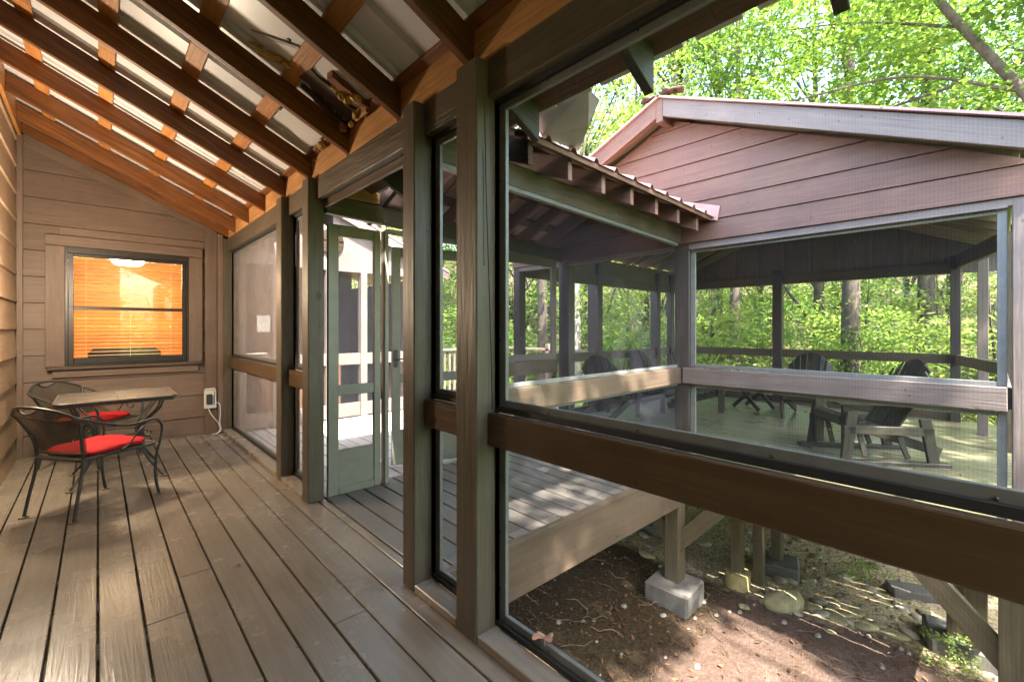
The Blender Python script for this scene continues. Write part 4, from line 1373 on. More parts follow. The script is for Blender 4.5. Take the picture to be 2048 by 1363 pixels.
def make_chair(label):
    t = thing('bistro_chair', label, 'chair', (0, 0, 0), 0, 'wrought iron bistro chairs')
    def topx(u):
        return -.42 + .105 * u * u
    def topz(u):
        return .815 - .055 * u * u - .03 * u ** 4
    def bot(u):
        return (-.235 + .03 * u * u, .215 * u, .455)
    def mesh(b):
        n, m = 16, 10
        V, G, F = [], [], []
        for j in range(m + 1):
            s = j / m
            for i in range(n + 1):
                u = -1 + 2 * i / n
                bx, by, bz = bot(u)
                zt = topz(u)
                if abs(u) < .38:
                    zt -= .05 * math.cos(u / .38 * math.pi / 2)
                x = bx + (topx(u) - bx) * s + .02 * math.sin(s * math.pi)
                y = by + (.285 * u - by) * s
                z = bz + (zt - bz) * s
                V.append((x, y, z)); G.append((y, z, 0))
        for j in range(m):
            for i in range(n):
                F.append((j * (n + 1) + i, j * (n + 1) + i + 1, (j + 1) * (n + 1) + i + 1, (j + 1) * (n + 1) + i))
        b.add(V, F, (0, 0, 1), smooth=True, glv=G)
    part('mesh_back', M['chair_mesh'], t, mesh, local=True)
    def rails(b):
        P = [(topx(u), .285 * u, topz(u)) for u in np.linspace(-1, 1, 19)]
        arm = [(-.23, .30, .695), (-.10, .305, .645), (.02, .312, .62), (.13, .312, .625), (.22, .305, .625), (.275, .298, .575), (.285, .29, .50), (.27, .283, .42)]
        R = [(x, y, z) for x, y, z in arm]
        L = [(x, -y, z) for x, y, z in arm][::-1]
        b.tube(smooth_path(L + P + R, 4), .0105, 9)
        b.tube(smooth_path([(topx(u) + .004, .285 * u, topz(u) - .05 * math.cos(u / .38 * math.pi / 2)) for u in np.linspace(-.38, .38, 9)], 3), .007, 7)
        b.tube([bot(u) for u in np.linspace(-1, 1, 11)], .008, 7)
        for sy in (1, -1):      # scroll under each arm
            a = [(.17 + (.058 - .006 * k) * math.cos(k * .62 + 1.9), sy * .30, .535 + (.06 - .006 * k) * math.sin(k * .62 + 1.9)) for k in range(9)]
            b.tube(smooth_path([(.0, sy * .245, .43), (.05, sy * .27, .47), (.10, sy * .295, .56)] + a, 4), .0065, 7)
    part('back_and_arm_rail', M['black_metal'], t, rails, local=True)
    def seatf(b):
        P = [(.265, .25, .42), (.27, 0, .425), (.265, -.25, .42), (0, -.235, .42), (-.23, -.205, .42), (-.25, 0, .42), (-.23, .205, .42), (0, .235, .42)]
        b.tube(smooth_path(P + [P[0]], 4)[:-1], .010, 8, closed=True)
        b.tube([(-.22, -.2, .405), (-.22, .2, .405)], .009, 7)
    part('seat_frame', M['black_metal'], t, seatf, local=True)
    def seatm(b):
        P = [(.262, .245, .424), (.267, 0, .428), (.262, -.245, .424), (-.228, -.2, .424), (-.248, 0, .424), (-.228, .2, .424)]
        b.add(P, [list(range(6))], (1, 0, 0), glv=P)
    part('mesh_seat', M['chair_mesh'], t, seatm, local=True)
    for sy in (1, -1):
        bk = part('leg', M['black_metal'], t, lambda b: b.tube(smooth_path([(-.29, sy * .225, .01), (-.265, sy * .22, .15), (-.232, sy * .212, .32), (-.225, sy * .212, .43), (-.24, sy * .222, .55), (-.285, sy * .265, .68), (-.315, sy * .285, .735)]), .0105, 9), local=True)
        bb = MB(); bb.disc((-.292, sy * .226, 0), .026, .012); bb.build('foot_glide', M['glide'], bk, loc=(0, 0, 0))
        fr = part('leg', M['black_metal'], t, lambda b: b.tube(smooth_path([(.27, sy * .283, .42), (.255, sy * .275, .33), (.25, sy * .268, .2), (.262, sy * .268, .09), (.28, sy * .272, .01)]), .0105, 9), local=True)
        bb = MB(); bb.disc((.282, sy * .272, 0), .026, .012); bb.build('foot_glide', M['glide'], fr, loc=(0, 0, 0))
    return t

def make_cushion(label):
    b = MB()
    n, m = 36, 9
    V, F = [], []
    def outline(a):
        c, s = math.cos(a), math.sin(a)
        e = 2 / 4.5
        hx = .235
        hy = .232 + .012 * c
        return hx * math.copysign(abs(c) ** e, c), hy * math.copysign(abs(s) ** e, s)
    rings = [(0.02, .062), (.35, .060), (.65, .054), (.85, .044), (.95, .034), (1.0, .024), (.985, .012), (.93, .003), (.5, 0), (.02, 0)]
    for q, z in rings:
        for k in range(n):
            a = 2 * math.pi * k / n
            x, y = outline(a)
            w = .004 * math.sin(7 * a) * q + .003 * math.sin(13 * a + q * 9)
            V.append((x * q, y * q, z + (w if z > .01 else 0)))
    for i in range(len(rings) - 1):
        for k in range(n):
            F.append((i * n + k, i * n + (k + 1) % n, (i + 1) * n + (k + 1) % n, (i + 1) * n + k))
    F.append(list(range(n))); F.append([(len(rings) - 1) * n + k for k in range(n)])
    b.add(V, F, (1, 0, 0), smooth=True)
    o = b.build('seat_cushion', M['red'])
    tag(o, label, 'cushion', 'red chair cushions')
    return o
c1 = make_chair('nearer black iron mesh chair, in front of the bistro table')
c1.location = (-.02, 4.685, 0); c1.rotation_euler = (0, 0, math.radians(36))
c2 = copy_tree(c1)
c2['label'] = 'farther black iron mesh chair, between bistro table and window wall'
c2.location = (-.05, 6.17, 0); c2.rotation_euler = (0, 0, math.radians(-37))
u1 = make_cushion('red cushion on the nearer iron chair')
u1.rotation_euler = (0, math.radians(-1), math.radians(36)); u1.location = (-.02 + .016, 4.685 + .012, .432)
u2 = u1.copy(); COL.objects.link(u2)
u2['label'] = 'red cushion on the farther chair behind the table'
u2.rotation_euler = (0, math.radians(-1), math.radians(-37)); u2.location = (-.05 + .016, 6.17 - .01, .432)

# ================================================================== GAZEBO FURNITURE
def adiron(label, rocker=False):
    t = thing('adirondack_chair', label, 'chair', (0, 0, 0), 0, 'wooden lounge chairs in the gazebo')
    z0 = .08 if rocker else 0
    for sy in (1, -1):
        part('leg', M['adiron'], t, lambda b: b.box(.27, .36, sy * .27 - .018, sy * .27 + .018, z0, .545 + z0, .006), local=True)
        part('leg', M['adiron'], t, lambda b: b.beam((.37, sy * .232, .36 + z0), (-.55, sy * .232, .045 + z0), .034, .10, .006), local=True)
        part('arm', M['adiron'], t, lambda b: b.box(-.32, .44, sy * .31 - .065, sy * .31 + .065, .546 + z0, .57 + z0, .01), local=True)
    def seat(b):
        for k in range(6):
            x = .34 - k * .085
            z = .405 - k * .029 + z0
            b.beam((x, -.265, z), (x, .265, z), .075, .02, .004, up=(.32, 0, 1))
        b.beam((.365, -.265, .36 + z0), (.365, .265, .36 + z0), .02, .1, .004)
    part('seat', M['adiron'], t, seat, local=True)
    def back(b):
        for k in range(-3, 4):
            y0, y1 = k * .073, k * .098
            top = 1.03 - .019 * k * k
            x0, x1 = -.14, -.50
            f = (top - .27) / (1.03 - .27)
            p0_, p1_ = Vector((x0, y0, .25 + z0)), Vector((x0 + (x1 - x0) * f, y0 + (y1 - y0) * f, top + z0))
            w0_, w1_ = .034, .034 + .013 * f
            zm, zp = .019 * (k - .25), -.019 * (k + .25)
            b.hexa([p0_ + Vector((-.01, -w0_, 0)), p0_ + Vector((.01, -w0_, 0)), p0_ + Vector((.01, w0_, 0)), p0_ + Vector((-.01, w0_, 0)),
                    p1_ + Vector((-.01, -w1_, zm)), p1_ + Vector((.01, -w1_, zm)), p1_ + Vector((.01, w1_, zp)), p1_ + Vector((-.01, w1_, zp))], .004, (0, 0, 1))
        b.beam((-.30, -.30, .56 + z0), (-.30, .30, .56 + z0), .03, .07, .004)
        b.beam((-.175, -.25, .29 + z0), (-.175, .25, .29 + z0), .03, .07, .004)
    part('backrest', M['adiron'], t, back, local=True)
    if rocker:
        def rk_(b):
            for sy in (1, -1):
                P = [(.62 * math.sin(a), .0, .80 - .80 * math.cos(a)) for a in np.linspace(-.85, .75, 9)]
                b.beam((-.55, sy * .34, .02), (.5, sy * .34, .02), .09, .04, .006)
                b.beam((.36, sy * .34, .03), (.30, sy * .34, .55), .035, .1, .006)
                b.beam((-.42, sy * .34, .03), (-.34, sy * .34, .5), .035, .1, .006)
                b.beam((-.42, sy * .34, .36), (.38, sy * .34, .36), .035, .09, .006)
                b.beam((-.22, sy * .30, .06), (-.12, sy * .30, .36), .02, .05, .004)
                b.beam((.16, sy * .30, .06), (.22, sy * .30, .36), .02, .05, .004)
        part('glider_base', M['adiron'], t, rk_, local=True)
    return t
a1 = adiron('dark adirondack chair in the gazebo beside the folding side table')
a1.scale = (.94, .94, .94); a1.location = (7.45, 3.35, 0); a1.rotation_euler = (0, 0, math.radians(-70))
spots = [((7.85, 1.95, 0), -175, 'dark adirondack chair with round back under the back window post'),
         ((5.75, 3.95, 0), 5, 'green tinged adirondack chair seen edge on by the left gazebo screen'),
         ((6.9, 3.85, 0), -100, 'adirondack chair leaning back in the far left corner of the gazebo')]
for loc, rz, lab in spots:
    c = copy_tree(a1)
    c.location = loc
    c.rotation_euler = (0, 0, math.radians(rz))
    c['label'] = lab
g = adiron('large dark glider chair on a heavy base, nearest in the gazebo', True)
g.location = (6.0, .95, 0); g.rotation_euler = (0, 0, math.radians(128)); g.scale = (1.0, 1.0, .93)
def side_table():
    t = thing('folding_side_table', 'small cross legged folding table between two adirondack chairs', 'side table', (8.1, 2.78, 0), math.radians(75))
    part('tabletop', M['adiron'], t, lambda b: [b.box(-.25, .25, -.25 + k * .085, -.175 + k * .085, .475, .495, .003) for k in range(6)], local=True)
    for sy in (1, -1):
        part('leg', M['adiron'], t, lambda b: b.beam((-.24, sy * .2, 0.02), (.22, sy * .2, .47), .025, .06, .004), local=True)
        part('leg', M['adiron'], t, lambda b: b.beam((.24, sy * .17, 0.02), (-.22, sy * .17, .47), .025, .06, .004), local=True)
side_table()
# small clay coloured leaf on the sill
def leaf_shape():
    b = MB()
    P = []
    for k in range(30):
        a = 2 * math.pi * k / 30
        r = .045 * (.62 + .38 * abs(math.cos(2.5 * a)) ** .7)
        P.append((r * math.cos(a), r * math.sin(a), .010 + .008 * math.sin(3 * a)))
    b.add([(0, 0, .004)] + P, [(0, k + 1, (k + 1) % 30 + 1) for k in range(30)], (1, 0, 0))
    b.tube([(-.03, 0, .012), (-.075, .012, .004)], .0015, 5)
    return b.build('maple_leaf', M['dryleaf'])
lf = leaf_shape(); lf.location = (1.318, 1.24, .097); lf.rotation_euler = (.0, .25, 1.0)
tag(lf, 'dry pinkish maple leaf lying on the lower screen frame', 'leaf')
lf2 = lf.copy(); lf2.data = lf.data; COL.objects.link(lf2)
lf2.location = (.585, 2.92, .004); lf2.scale = (.45, .2, .6); lf2.rotation_euler = (0, 0, .3)
lf2['label'] = 'tiny curled orange leaf scrap on the porch boards'

# ================================================================== STONES AND LITTER
def rock_mesh(seed, sx, sy, sz):
    b = MB()
    rr = random.Random(seed)
    n, m = 16, 9
    ph = [rr.uniform(0, 6) for _ in range(6)]
    V, F = [], []
    for i in range(m + 1):
        th = math.pi * i / m
        for k in range(n):
            a = 2 * math.pi * k / n
            q = 1 + .10 * math.sin(2 * a + ph[0]) * math.sin(th) + .07 * math.sin(3 * a + ph[1]) * math.sin(2 * th + ph[2])
            V.append((q * sx * math.sin(th) * math.cos(a), q * sy * math.sin(th) * math.sin(a), q * sz * math.cos(th)))
    for i in range(m):
        for k in range(n):
            F.append((i * n + k, i * n + (k + 1) % n, (i + 1) * n + (k + 1) % n, (i + 1) * n + k))
    b.add(V, F, (1, 0, 0), smooth=True)
    return b
big = rock_mesh(3, .19, .14, .11).build('boulder', M['stone_moss'])
big.location = (4.78, 1.36, gz(4.78, 1.36) + .03); big.rotation_euler = (0, 0, -.5)
tag(big, 'largest mossy rounded boulder on the gravel edge behind the concrete footing', 'boulder')
variants = [(rock_mesh(10 + i, *s).build('river_stone', M['stone' if i % 2 else 'stone_moss'])) for i, s in enumerate([(.09, .065, .045), (.075, .06, .05), (.11, .07, .045), (.06, .05, .035)])]
sp_ = [(4.90, 1.17), (4.85, 1.08), (4.88, .98), (4.90, .88), (4.93, .77), (5.06, 1.15), (5.05, 1.05), (4.72, 1.24), (5.0, .95), (5.02, .7), (4.98, .60),
       (3.76, 2.05), (4.63, .97), (5.48, .49), (5.2, .36), (5.75, .86), (6.16, 1.44), (5.0, 2.98), (4.93, 3.12), (4.79, 2.80), (5.32, 1.45), (5.25, 1.54), (5.5, 1.36), (5.6, 1.5), (4.72, 1.5),
       (5.4, 2.4), (5.7, 2.1), (6.2, 2.2), (6.5, 1.7), (5.9, 1.1), (5.6, .4), (5.55, .6), (5.35, .55), (5.1, .5), (6.4, .9), (6.0, .75), (4.6, 2.7), (4.9, 2.6), (5.1, 2.75), (5.2, 3.3), (4.5, 1.62), (4.95, 1.5), (4.88, 1.42), (3.3, .75), (2.75, .9)]
for i, (x, y) in enumerate(sp_):
    if i < 4:
        o = variants[i]
    else:
        o = variants[i % 4].copy(); COL.objects.link(o)
    s = .8 + .5 * random.random()
    if i in (11, 12, 43, 44):
        s = .6
    s *= .85
    o.scale = (s, s, s * .62)
    o.location = (x, y, gz(x, y) + .006 * s)
    o.rotation_euler = (random.uniform(-.2, .2), random.uniform(-.2, .2), random.uniform(0, 6))
    tag(o, 'smooth rounded river stone lying on the ground beneath the gazebo', 'stone', 'river stones under the gazebo')

def scatter(name, mat, n, region, size, up, kindname, flat=.5, tall=0):
    V = np.zeros((n * 4, 3)); rn = np.zeros(n * 4)
    cnt = 0
    while cnt < n:
        x, y, w = region()
        if w < NR.rand():
            continue
        z = gz(x, y) + up
        s = size * NR.uniform(.5, 1.4)
        a = NR.uniform(0, 2 * math.pi)
        d = np.array([math.cos(a), math.sin(a), NR.uniform(-flat, flat)]) * s
        e = np.array([-math.sin(a), math.cos(a), NR.uniform(-flat, flat)]) * s * NR.uniform(.2, .6)
        c = np.array([x, y, z + s * flat * .5])
        V[cnt * 4:cnt * 4 + 4] = [c - d, c - e, c + d, c + e]
        rn[cnt * 4:cnt * 4 + 4] = NR.rand()
        cnt += 1
    return quads_obj(name, V, rn, mat)

def quads_mesh(name, V, rn, mat):
    n = len(V) // 4
    me = bpy.data.meshes.new(name)
    me.vertices.add(len(V))
    me.vertices.foreach_set("co", np.asarray(V, dtype=np.float32).ravel())
    me.loops.add(len(V))
    me.loops.foreach_set("vertex_index", np.arange(len(V), dtype=np.int32))
    me.polygons.add(n)
    me.polygons.foreach_set("loop_start", np.arange(n, dtype=np.int32) * 4)
    me.polygons.foreach_set("loop_total", np.full(n, 4, dtype=np.int32))
    me.update(calc_edges=True)
    a = me.attributes.new("rnd", 'FLOAT', 'POINT')
    a.data.foreach_set("value", np.asarray(rn, dtype=np.float32))
    me.materials.append(mat)
    return me

def quads_obj(name, V, rn, mat, parent=None):
    o = bpy.data.objects.new(name, quads_mesh(name, V, rn, mat))
    COL.objects.link(o)
    if parent is not None:
        o.parent = parent
    return o
def reg_near():
    x, y = NR.uniform(1.5, 6.5), NR.uniform(-1.5, 3.6)
    return x, y, (.95 if y > 1.7 and x < 4.4 else (.3 if x < 4.6 else .08))
o = scatter('leaf_litter', M['drygrass'], 1700, reg_near, .022, .004, 'litter', .45)
o["kind"] = 'stuff'
def pebbles():
    b = MB()
    for i in range(1500):
        x, y = random.uniform(2.2, 8.5), random.uniform(-.8, 4.0)
        if x < 4.7 and random.random() > .25:
            continue
        r = random.uniform(.008, .028)
        z = gz(x, y) + r * .2
        a = random.uniform(0, 6)
        V = [(x + r * 1.3 * math.cos(a + k * 2.09 * .5), y + r * math.sin(a + k * 2.09 * .5), z + r * .1 * (k % 2)) for k in range(6)]
        V += [(x + (p[0] - x) * .55, y + (p[1] - y) * .55, z + r * .75) for p in V]
        F = [(k, (k + 1) % 6, 6 + (k + 1) % 6, 6 + k) for k in range(6)] + [(6, 7, 8, 9, 10, 11)]
        b.add(V, F, (1, 0, 0), smooth=True)
    o = b.build('gravel', M['pebble'])
    o["kind"] = 'stuff'
pebbles()
rt = MB()
for i in range(60):
    x, y = random.uniform(2.2, 4.8), random.uniform(.3, 3.4)
    a = random.uniform(0, 6)
    P = []
    for k in range(6):
        P.append((x, y, gz(x, y) + random.uniform(.0, .035)))
        a += random.uniform(-.7, .7)
        x += .05 * math.cos(a) * random.uniform(.6, 1.6); y += .05 * math.sin(a) * random.uniform(.6, 1.6)
    rt.tube(smooth_path(P, 3), random.uniform(.0015, .005), 5)
o = rt.build('fallen_twigs', M['root']); o["kind"] = 'stuff'

# ================================================================== TREES
def leaves(cent, rad, n_per, size, flat=.55, seed=0, shape=.55):
    R = np.random.RandomState(seed)
    cs = []
    for (c, r) in zip(cent, rad):
        p = R.normal(0, 1, (n_per, 3))
        p /= np.maximum(np.linalg.norm(p, axis=1)[:, None], 1e-6)
        p *= (R.rand(n_per, 1) ** .45) * r
        p[:, 2] *= flat
        cs.append(p + np.array(c))
    P = np.concatenate(cs)
    n = len(P)
    a = R.uniform(0, 2 * math.pi, n)
    tilt = R.normal(-.15, .45, n)
    s = size * R.uniform(.6, 1.35, n)
    d = np.stack([np.cos(a) * np.cos(tilt), np.sin(a) * np.cos(tilt), np.sin(tilt)], 1)
    sd = np.stack([-np.sin(a), np.cos(a), R.normal(0, .55, n)], 1)
    sd /= np.linalg.norm(sd, axis=1)[:, None]
    V = np.zeros((n, 4, 3))
    V[:, 0] = P - d * s[:, None] * .5
    V[:, 1] = P + sd * s[:, None] * shape * .5
    V[:, 2] = P + d * s[:, None] * .5
    V[:, 3] = P - sd * s[:, None] * shape * .5
    clump = np.repeat(R.rand(len(cent)), n_per)
    rn = np.clip(.5 * clump + .5 * R.rand(n), 0, 1)
    return V.reshape(-1, 3), np.repeat(rn, 4)

def trunk_obj(h, r, lean, limbs, seed, mat, parent):
    rr = random.Random(seed)
    b = MB()
    P, Q = [], []
    x = y = 0.
    for k in range(12):
        t = k / 11
        P.append((lean[0] * t + .12 * math.sin(3 * t + seed) * t, lean[1] * t + .1 * math.sin(4 * t + seed * 2) * t, -.3 + (h + .3) * t))
        Q.append(r * (1.25 if k == 0 else 1) * (1 - .8 * t))
    b.tube(P, Q, 12)
    for c in limbs:
        t = min(.95, max(.12, (c[2] - .25 * h * rr.uniform(.3, .9)) / h))
        i = int(t * 11)
        p0 = Vector(P[i])
        p1 = Vector(c)
        mid = p0.lerp(p1, .5) + Vector((rr.uniform(-.2, .2), rr.uniform(-.2, .2), rr.uniform(-.25, .1)))
        rr0 = min(Q[i] * .55, .075)
        b.tube(smooth_path([p0, mid, p1], 4), [rr0 * (1 - .85 * k / 8) for k in range(9)], 6)
    return b.build('trunk', mat, parent, loc=(0, 0, 0))

def make_tree(name, label, cat, group, h, r, R, n_cl, n_per, leaf, lmat, bmat, seed, base=.3, lean=(0, 0), crad=.9):
    rr = np.random.RandomState(seed)
    t = thing(name, label, cat, (0, 0, 0), 0, group)
    cent, rad = [], []
    for k in range(n_cl):
        u = rr.rand()
        z = h * (base + (1.02 - base) * u)
        prof = math.sin(math.pi * (.12 + .8 * u)) ** .7
        a = rr.uniform(0, 2 * math.pi)
        q = R * prof * math.sqrt(rr.uniform(.08, 1))
        cent.append((q * math.cos(a) + lean[0] * u, q * math.sin(a) + lean[1] * u, z)); rad.append(crad * rr.uniform(.6, 1.3))
    trunk_obj(h * .95, r, lean, cent[::2], seed, bmat, t)
    V, rn = leaves(cent, rad, n_per, leaf, seed=seed + 5)
    o = quads_obj('crown', V, rn, lmat, t)
    return t

G_T = 'woodland trees round the house'
tall = [make_tree('woodland_tree', 'tall leafy woodland tree with brown trunk beyond the gazebo', 'tree', G_T, 15, .20, 3.6, 46, 130, .17, M['leaf_a'], M['bark'], 21, .30, (.3, .2), 1.15),
        make_tree('woodland_tree', 'tall leafy woodland tree with brown trunk beyond the gazebo', 'tree', G_T, 13, .15, 3.0, 40, 130, .16, M['leaf_b'], M['bark'], 22, .2, (-.4, .2), 1.05),
        make_tree('woodland_tree', 'tall leafy woodland tree with brown trunk beyond the gazebo', 'tree', G_T, 17, .24, 4.0, 50, 130, .18, M['leaf_c'], M['bark'], 23, .35, (.1, -.4), 1.2)]
G_U = 'understory saplings in the woods'
under = [make_tree('sapling', 'thin leafy sapling in the understory behind the gazebo', 'sapling', G_U, 4.6, .04, 1.7, 26, 105, .13, M['leaf_b'], M['bark'], 31, .12, (.2, .1), .65),
         make_tree('sapling', 'thin leafy sapling in the understory behind the gazebo', 'sapling', G_U, 3.4, .03, 1.5, 22, 105, .12, M['leaf_a'], M['bark'], 32, .08, (-.2, .1), .6)]
G_S = 'shrubs on the forest floor'
shr = [make_tree('shrub', 'low green shrub growing on the forest floor', 'shrub', G_S, 1.3, .018, .9, 14, 80, .10, M['leaf_b'], M['bark'], 41, .1, (0, 0), .42)]

def place(protos, used, x, y, s=1.0, label=None, group=None):
    k = random.randrange(len(protos))
    if id(protos[k]) in used:
        o = copy_tree(protos[k])
    else:
        o = protos[k]; used.add(id(o))
    o.location = (x, y, gz(x, y) - .05)
    o.rotation_euler = (0, 0, random.uniform(0, 6.28))
    o.scale = (s, s, s * random.uniform(.9, 1.1))
    if label:
        o['label'] = label
    return o
used = set()
def polar(deg, d):
    return d * math.cos(math.radians(deg)), d * math.sin(math.radians(deg))
rg2 = random.Random(5)
# tall trees in a fan beyond the gazebo and deck
for deg in range(-28, 100, 7):
    for d0 in (19, 27, 36):
        a = deg + rg2.uniform(-3, 3); d = d0 + rg2.uniform(-3, 3)
        x, y = polar(a, d)
        place(tall, used, x, y, rg2.uniform(.8, 1.15))
for deg in range(-24, 96, 6):
    for d0 in (13.5, 17, 22, 29):
        a = deg + rg2.uniform(-3, 3); d = d0 + rg2.uniform(-1.5, 1.5)
        x, y = polar(a, d)
        if x < 11 and y < 6.2:
            continue
        place(under, used, x, y, rg2.uniform(.8, 1.3))
for deg in range(-20, 92, 6):
    for d0 in (12.5, 15.5, 20):
        a = deg + rg2.uniform(-3, 3); d = d0 + rg2.uniform(-1, 1)
        x, y = polar(a, d)
        if x < 10.3 and y < 5.4:
            continue
        place(shr, used, x, y, rg2.uniform(.7, 1.4))
# trees on the yard side, behind the camera
for (x, y) in ((6, -19), (13, -13), (0, -19), (-5, -15), (19, -7), (11, -20), (17, -16)):
    place(tall, used, x, y, rg2.uniform(.8, .95), 'tall leafy tree on the yard side of the porch')

for (x, y, s_) in ((3.2, -5.0, 1.5), (4.6, -5.6, 1.8), (6.2, -5.2, 1.7), (7.6, -6.2, 2.0), (2.0, -6.2, 1.6), (9.0, -5.0, 1.9), (5.4, -7.4, 2.2), (.6, -5.2, 2.2), (-.8, -5.0, 2.0), (2.0, -4.7, 1.9), (-.2, -6.6, 2.8), (1.4, -6.8, 3.0), (3.4, -7.2, 3.0)):
    place(shr, used, x, y, s_, 'unseen leafy shrub added to send green light onto the posts', 'added yard shrubs for green light')  # out of view, added to reflect sunlit green into the porch
for (x, y, s_) in ((2.3, -1.75, 1.25), (3.1, -1.9, 1.2), (2.6, -2.8, 1.6), (3.9, -2.2, 1.4), (1.7, -2.9, 1.6), (.7, -3.4, 1.8), (-.3, -3.3, 1.7)):
    o = place(shr, used, x, y, s_, 'unseen yellow green shrub added to light the post sides green', 'added corner shrubs for green light')
    o.scale = (s_, s_, s_ * 1.5)  # close-in unseen shrubs, added to turn green light on the post sides
# trunks that stand out in the photograph
def single_tree(name, label, x, y, h, r, bmat, lmat, seed, base=.55, R=3.0, lean=(0, 0)):
    t = make_tree(name, label, 'tree', None, h, r, R, 30, 120, .15, lmat, bmat, seed, base, lean, 1.1)
    t.location = (x, y, gz(x, y) - .05)
    return t
x, y = polar(20.74, 15.5); single_tree('dark_trunk_tree', 'dark straight trunk seen through the left back window of the gazebo', x, y, 14, .19, M['bark'], M['leaf_a'], 51)
x, y = polar(10.2, 14.5); single_tree('thick_trunk_tree', 'thick dark trunk seen through the right back window of the gazebo', x, y, 15, .25, M['bark'], M['leaf_b'], 52)
x, y = polar(43.3, 12.5); single_tree('walkway_tree', 'brown trunk seen through the framed walkway screen', x, y, 15, .17, M['bark'], M['leaf_a'], 53)
x, y = polar(38.9, 13.5); single_tree('pale_trunk_tree', 'pale gray trunk seen beside the left gazebo post', x, y, 15, .15, M['bark_pale'], M['leaf_b'], 54)
x, y = polar(27.4, 17); single_tree('twin_trunk_tree', 'pale bare trunk rising just above the gazebo peak, left of its twin', x, y, 16, .22, M['bark_pale'], M['leaf_a'], 55, .8)
x, y = polar(26.6, 17.3); single_tree('twin_trunk_tree', 'greenish bare trunk rising just above the gazebo peak, right of its twin', x, y, 16, .2, M['bark'], M['leaf_a'], 56, .8)

# the near maple that fills the upper right corner
mp = thing('maple_tree', 'big near maple with bright backlit leaves and leaning limbs over the gazebo', 'tree', (9.6, -2.6, gz(9.6, -2.6)))
def mtrunk(b):
    b.tube(smooth_path([(9.6, -2.6, -1.4), (9.5, -2.0, .8), (9.3, -1.1, 2.9), (9.05, -.25, 4.5), (9.0, .6, 6.2), (9.2, 1.3, 8.0), (9.3, 1.9, 10)], 5), [.10 - .0024 * k for k in range(31)], 12)
    for L in ([(9.35, -1.3, 2.4), (9.0, -.9, 5.2), (9.2, -.3, 7.2), (9.6, .1, 9.5)], [(9.05, -.25, 4.5), (8.6, .9, 5.0), (8.2, 2.2, 5.0), (7.9, 3.3, 5.1)], [(9.0, .3, 5.6), (9.6, 1.6, 6.6), (10.2, 3.0, 7.4)],
              [(9.0, .6, 6.2), (8.2, 1.4, 7.2), (7.6, 2.4, 8.1)], [(8.8, .3, 4.75), (9.6, 1.7, 4.9), (10.3, 3.1, 4.7)], [(9.0, -.6, 4.6), (8.0, -1.0, 6.0), (7.2, -1.2, 7.2)]):
        P = smooth_path(L, 5)
        b.tube(P, [.026 * (1 - .75 * k / len(P)) for k in range(len(P))], 8)
part('trunk', M['bark'], mp, mtrunk)
R5 = np.random.RandomState(77)
cent, rad = [], []
while len(cent) < 235:
    x, y, z = R5.uniform(7.2, 13), R5.uniform(-2.4, 5.0), R5.uniform(4.3, 10.5)
    if y > 3.0 and x < 9 and R5.rand() < .8:
        continue
    if z < 5.0 and x < 8.5:
        continue
    cent.append((x, y, z)); rad.append(R5.uniform(.45, .95))
V, rn = leaves(cent, rad, 170, .105, .4, 78, .6)
V = V - np.array(mp.location)
quads_obj('crown', V, rn, M['leaf_m'], mp)

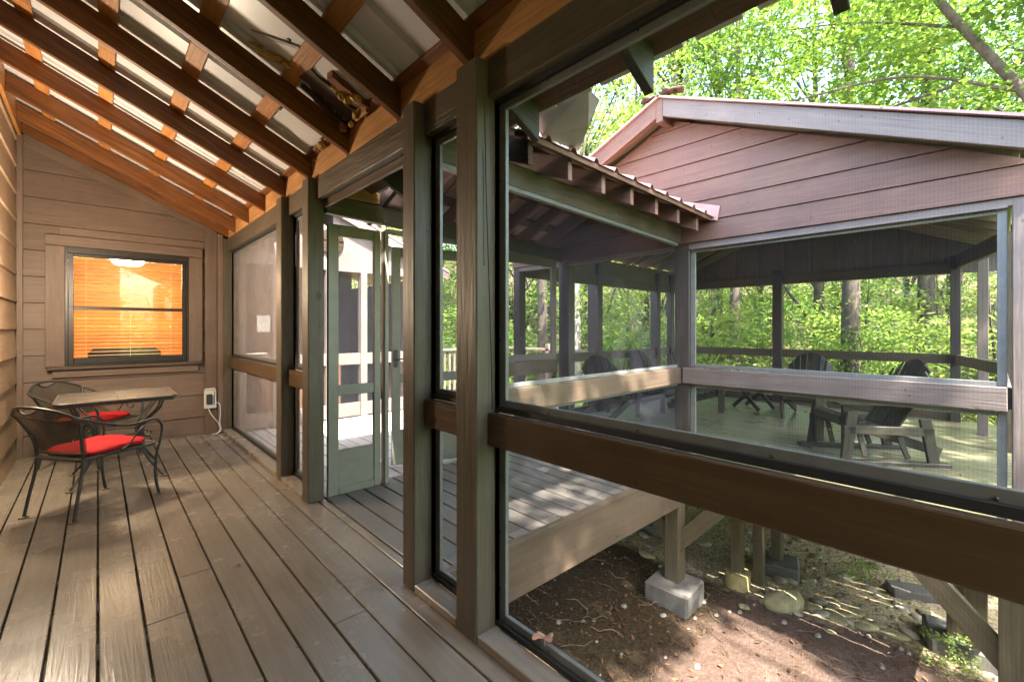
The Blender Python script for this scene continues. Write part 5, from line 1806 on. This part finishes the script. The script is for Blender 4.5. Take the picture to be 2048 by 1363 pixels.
# tall yard tree whose crown dapples the walkway, the clay and the gazebo
yt = thing('yard_tree', 'tall spreading tree in the yard beside the house, casting dappled shade', 'tree', (2.6, -8.2, gz(2.6, -8.2)))
cl = []
Ry = np.random.RandomState(4)
while len(cl) < 430:
    X, Y, Z = Ry.uniform(-1.2, 8.2), Ry.uniform(-8.6, -2.2), Ry.uniform(9.0, 11.0)
    if .3 < X < 2.45 and -6.6 < Y < -4.95:
        continue
    if 1.85 < X < 2.7 and -3.75 < Y < -3.1:
        continue
    if Y < -7.1 and X < 3.2:
        continue
    if X > 2.95 and X < 3.35:
        continue
    if X > 2.9 and Y > -3.7:
        continue
    k = (Z - 10) / TO_SUN.z
    cl.append((X + k * TO_SUN.x, Y + k * TO_SUN.y, Z))
ltr = []
for c in cl[:40]:
    p0, p1 = Vector((2.6, -8.0, 6.5)), Vector(c)
    ltr.append((p0, p0.lerp(p1, .5) + Vector((0, 0, .5)), p1))
part('trunk', M['bark'], yt, lambda b: (b.tube(smooth_path([(2.6, -8.2, -1.5), (2.55, -8.1, 2), (2.6, -8.0, 6), (2.7, -7.6, 10)], 5), [.24 - .012 * k for k in range(16)], 12),
                                       [b.tube(smooth_path(q, 5), [.05 - .0042 * k for k in range(11)], 6) for q in ltr]))
V, rn = leaves(cl, [Ry.uniform(.28, .42) for _ in cl], 42, .15, .5, 79, .65)
V = V - np.array(yt.location)
quads_obj('crown', V, rn, M['leaf_a'], yt)

# low weeds on the gravel
wd = make_tree('weed', 'small yellow green weed clump sprouting in the gravel', 'weed', 'weeds under the gazebo', .42, .006, .22, 12, 26, .035, M['leaf_b'], M['bark'], 71, .1, (0, 0), .11)
wpos = [(5.92, 1.0), (5.8, 2.4), (6.3, 2.3), (6.1, .9), (7.0, 2.2), (6.6, 3.2), (4.75, .28), (4.9, .15), (7.4, 1.3)]
for i, (x, y) in enumerate(wpos):
    o = wd if i == 0 else copy_tree(wd)
    o.location = (x, y, gz(x, y) - .02)
    s = .7 if i in (6, 7) else random.uniform(.8, 1.3)
    o.scale = (s, s, s); o.rotation_euler = (0, 0, random.uniform(0, 6))

# far wooded slope as one mass
Rw = np.random.RandomState(9)
cent, rad = [], []
for k in range(420):
    a = Rw.uniform(-35, 108); d = Rw.uniform(34, 62)
    x, y = polar(a, d)
    cent.append((x, y, gz(x, y) + Rw.uniform(0, 13))); rad.append(Rw.uniform(1.4, 2.8))
V, rn = leaves(cent, rad, 80, .55, .7, 10, .7)
o = quads_obj('far_woods', V, rn, M['leaf_a'])
o["kind"] = 'stuff'
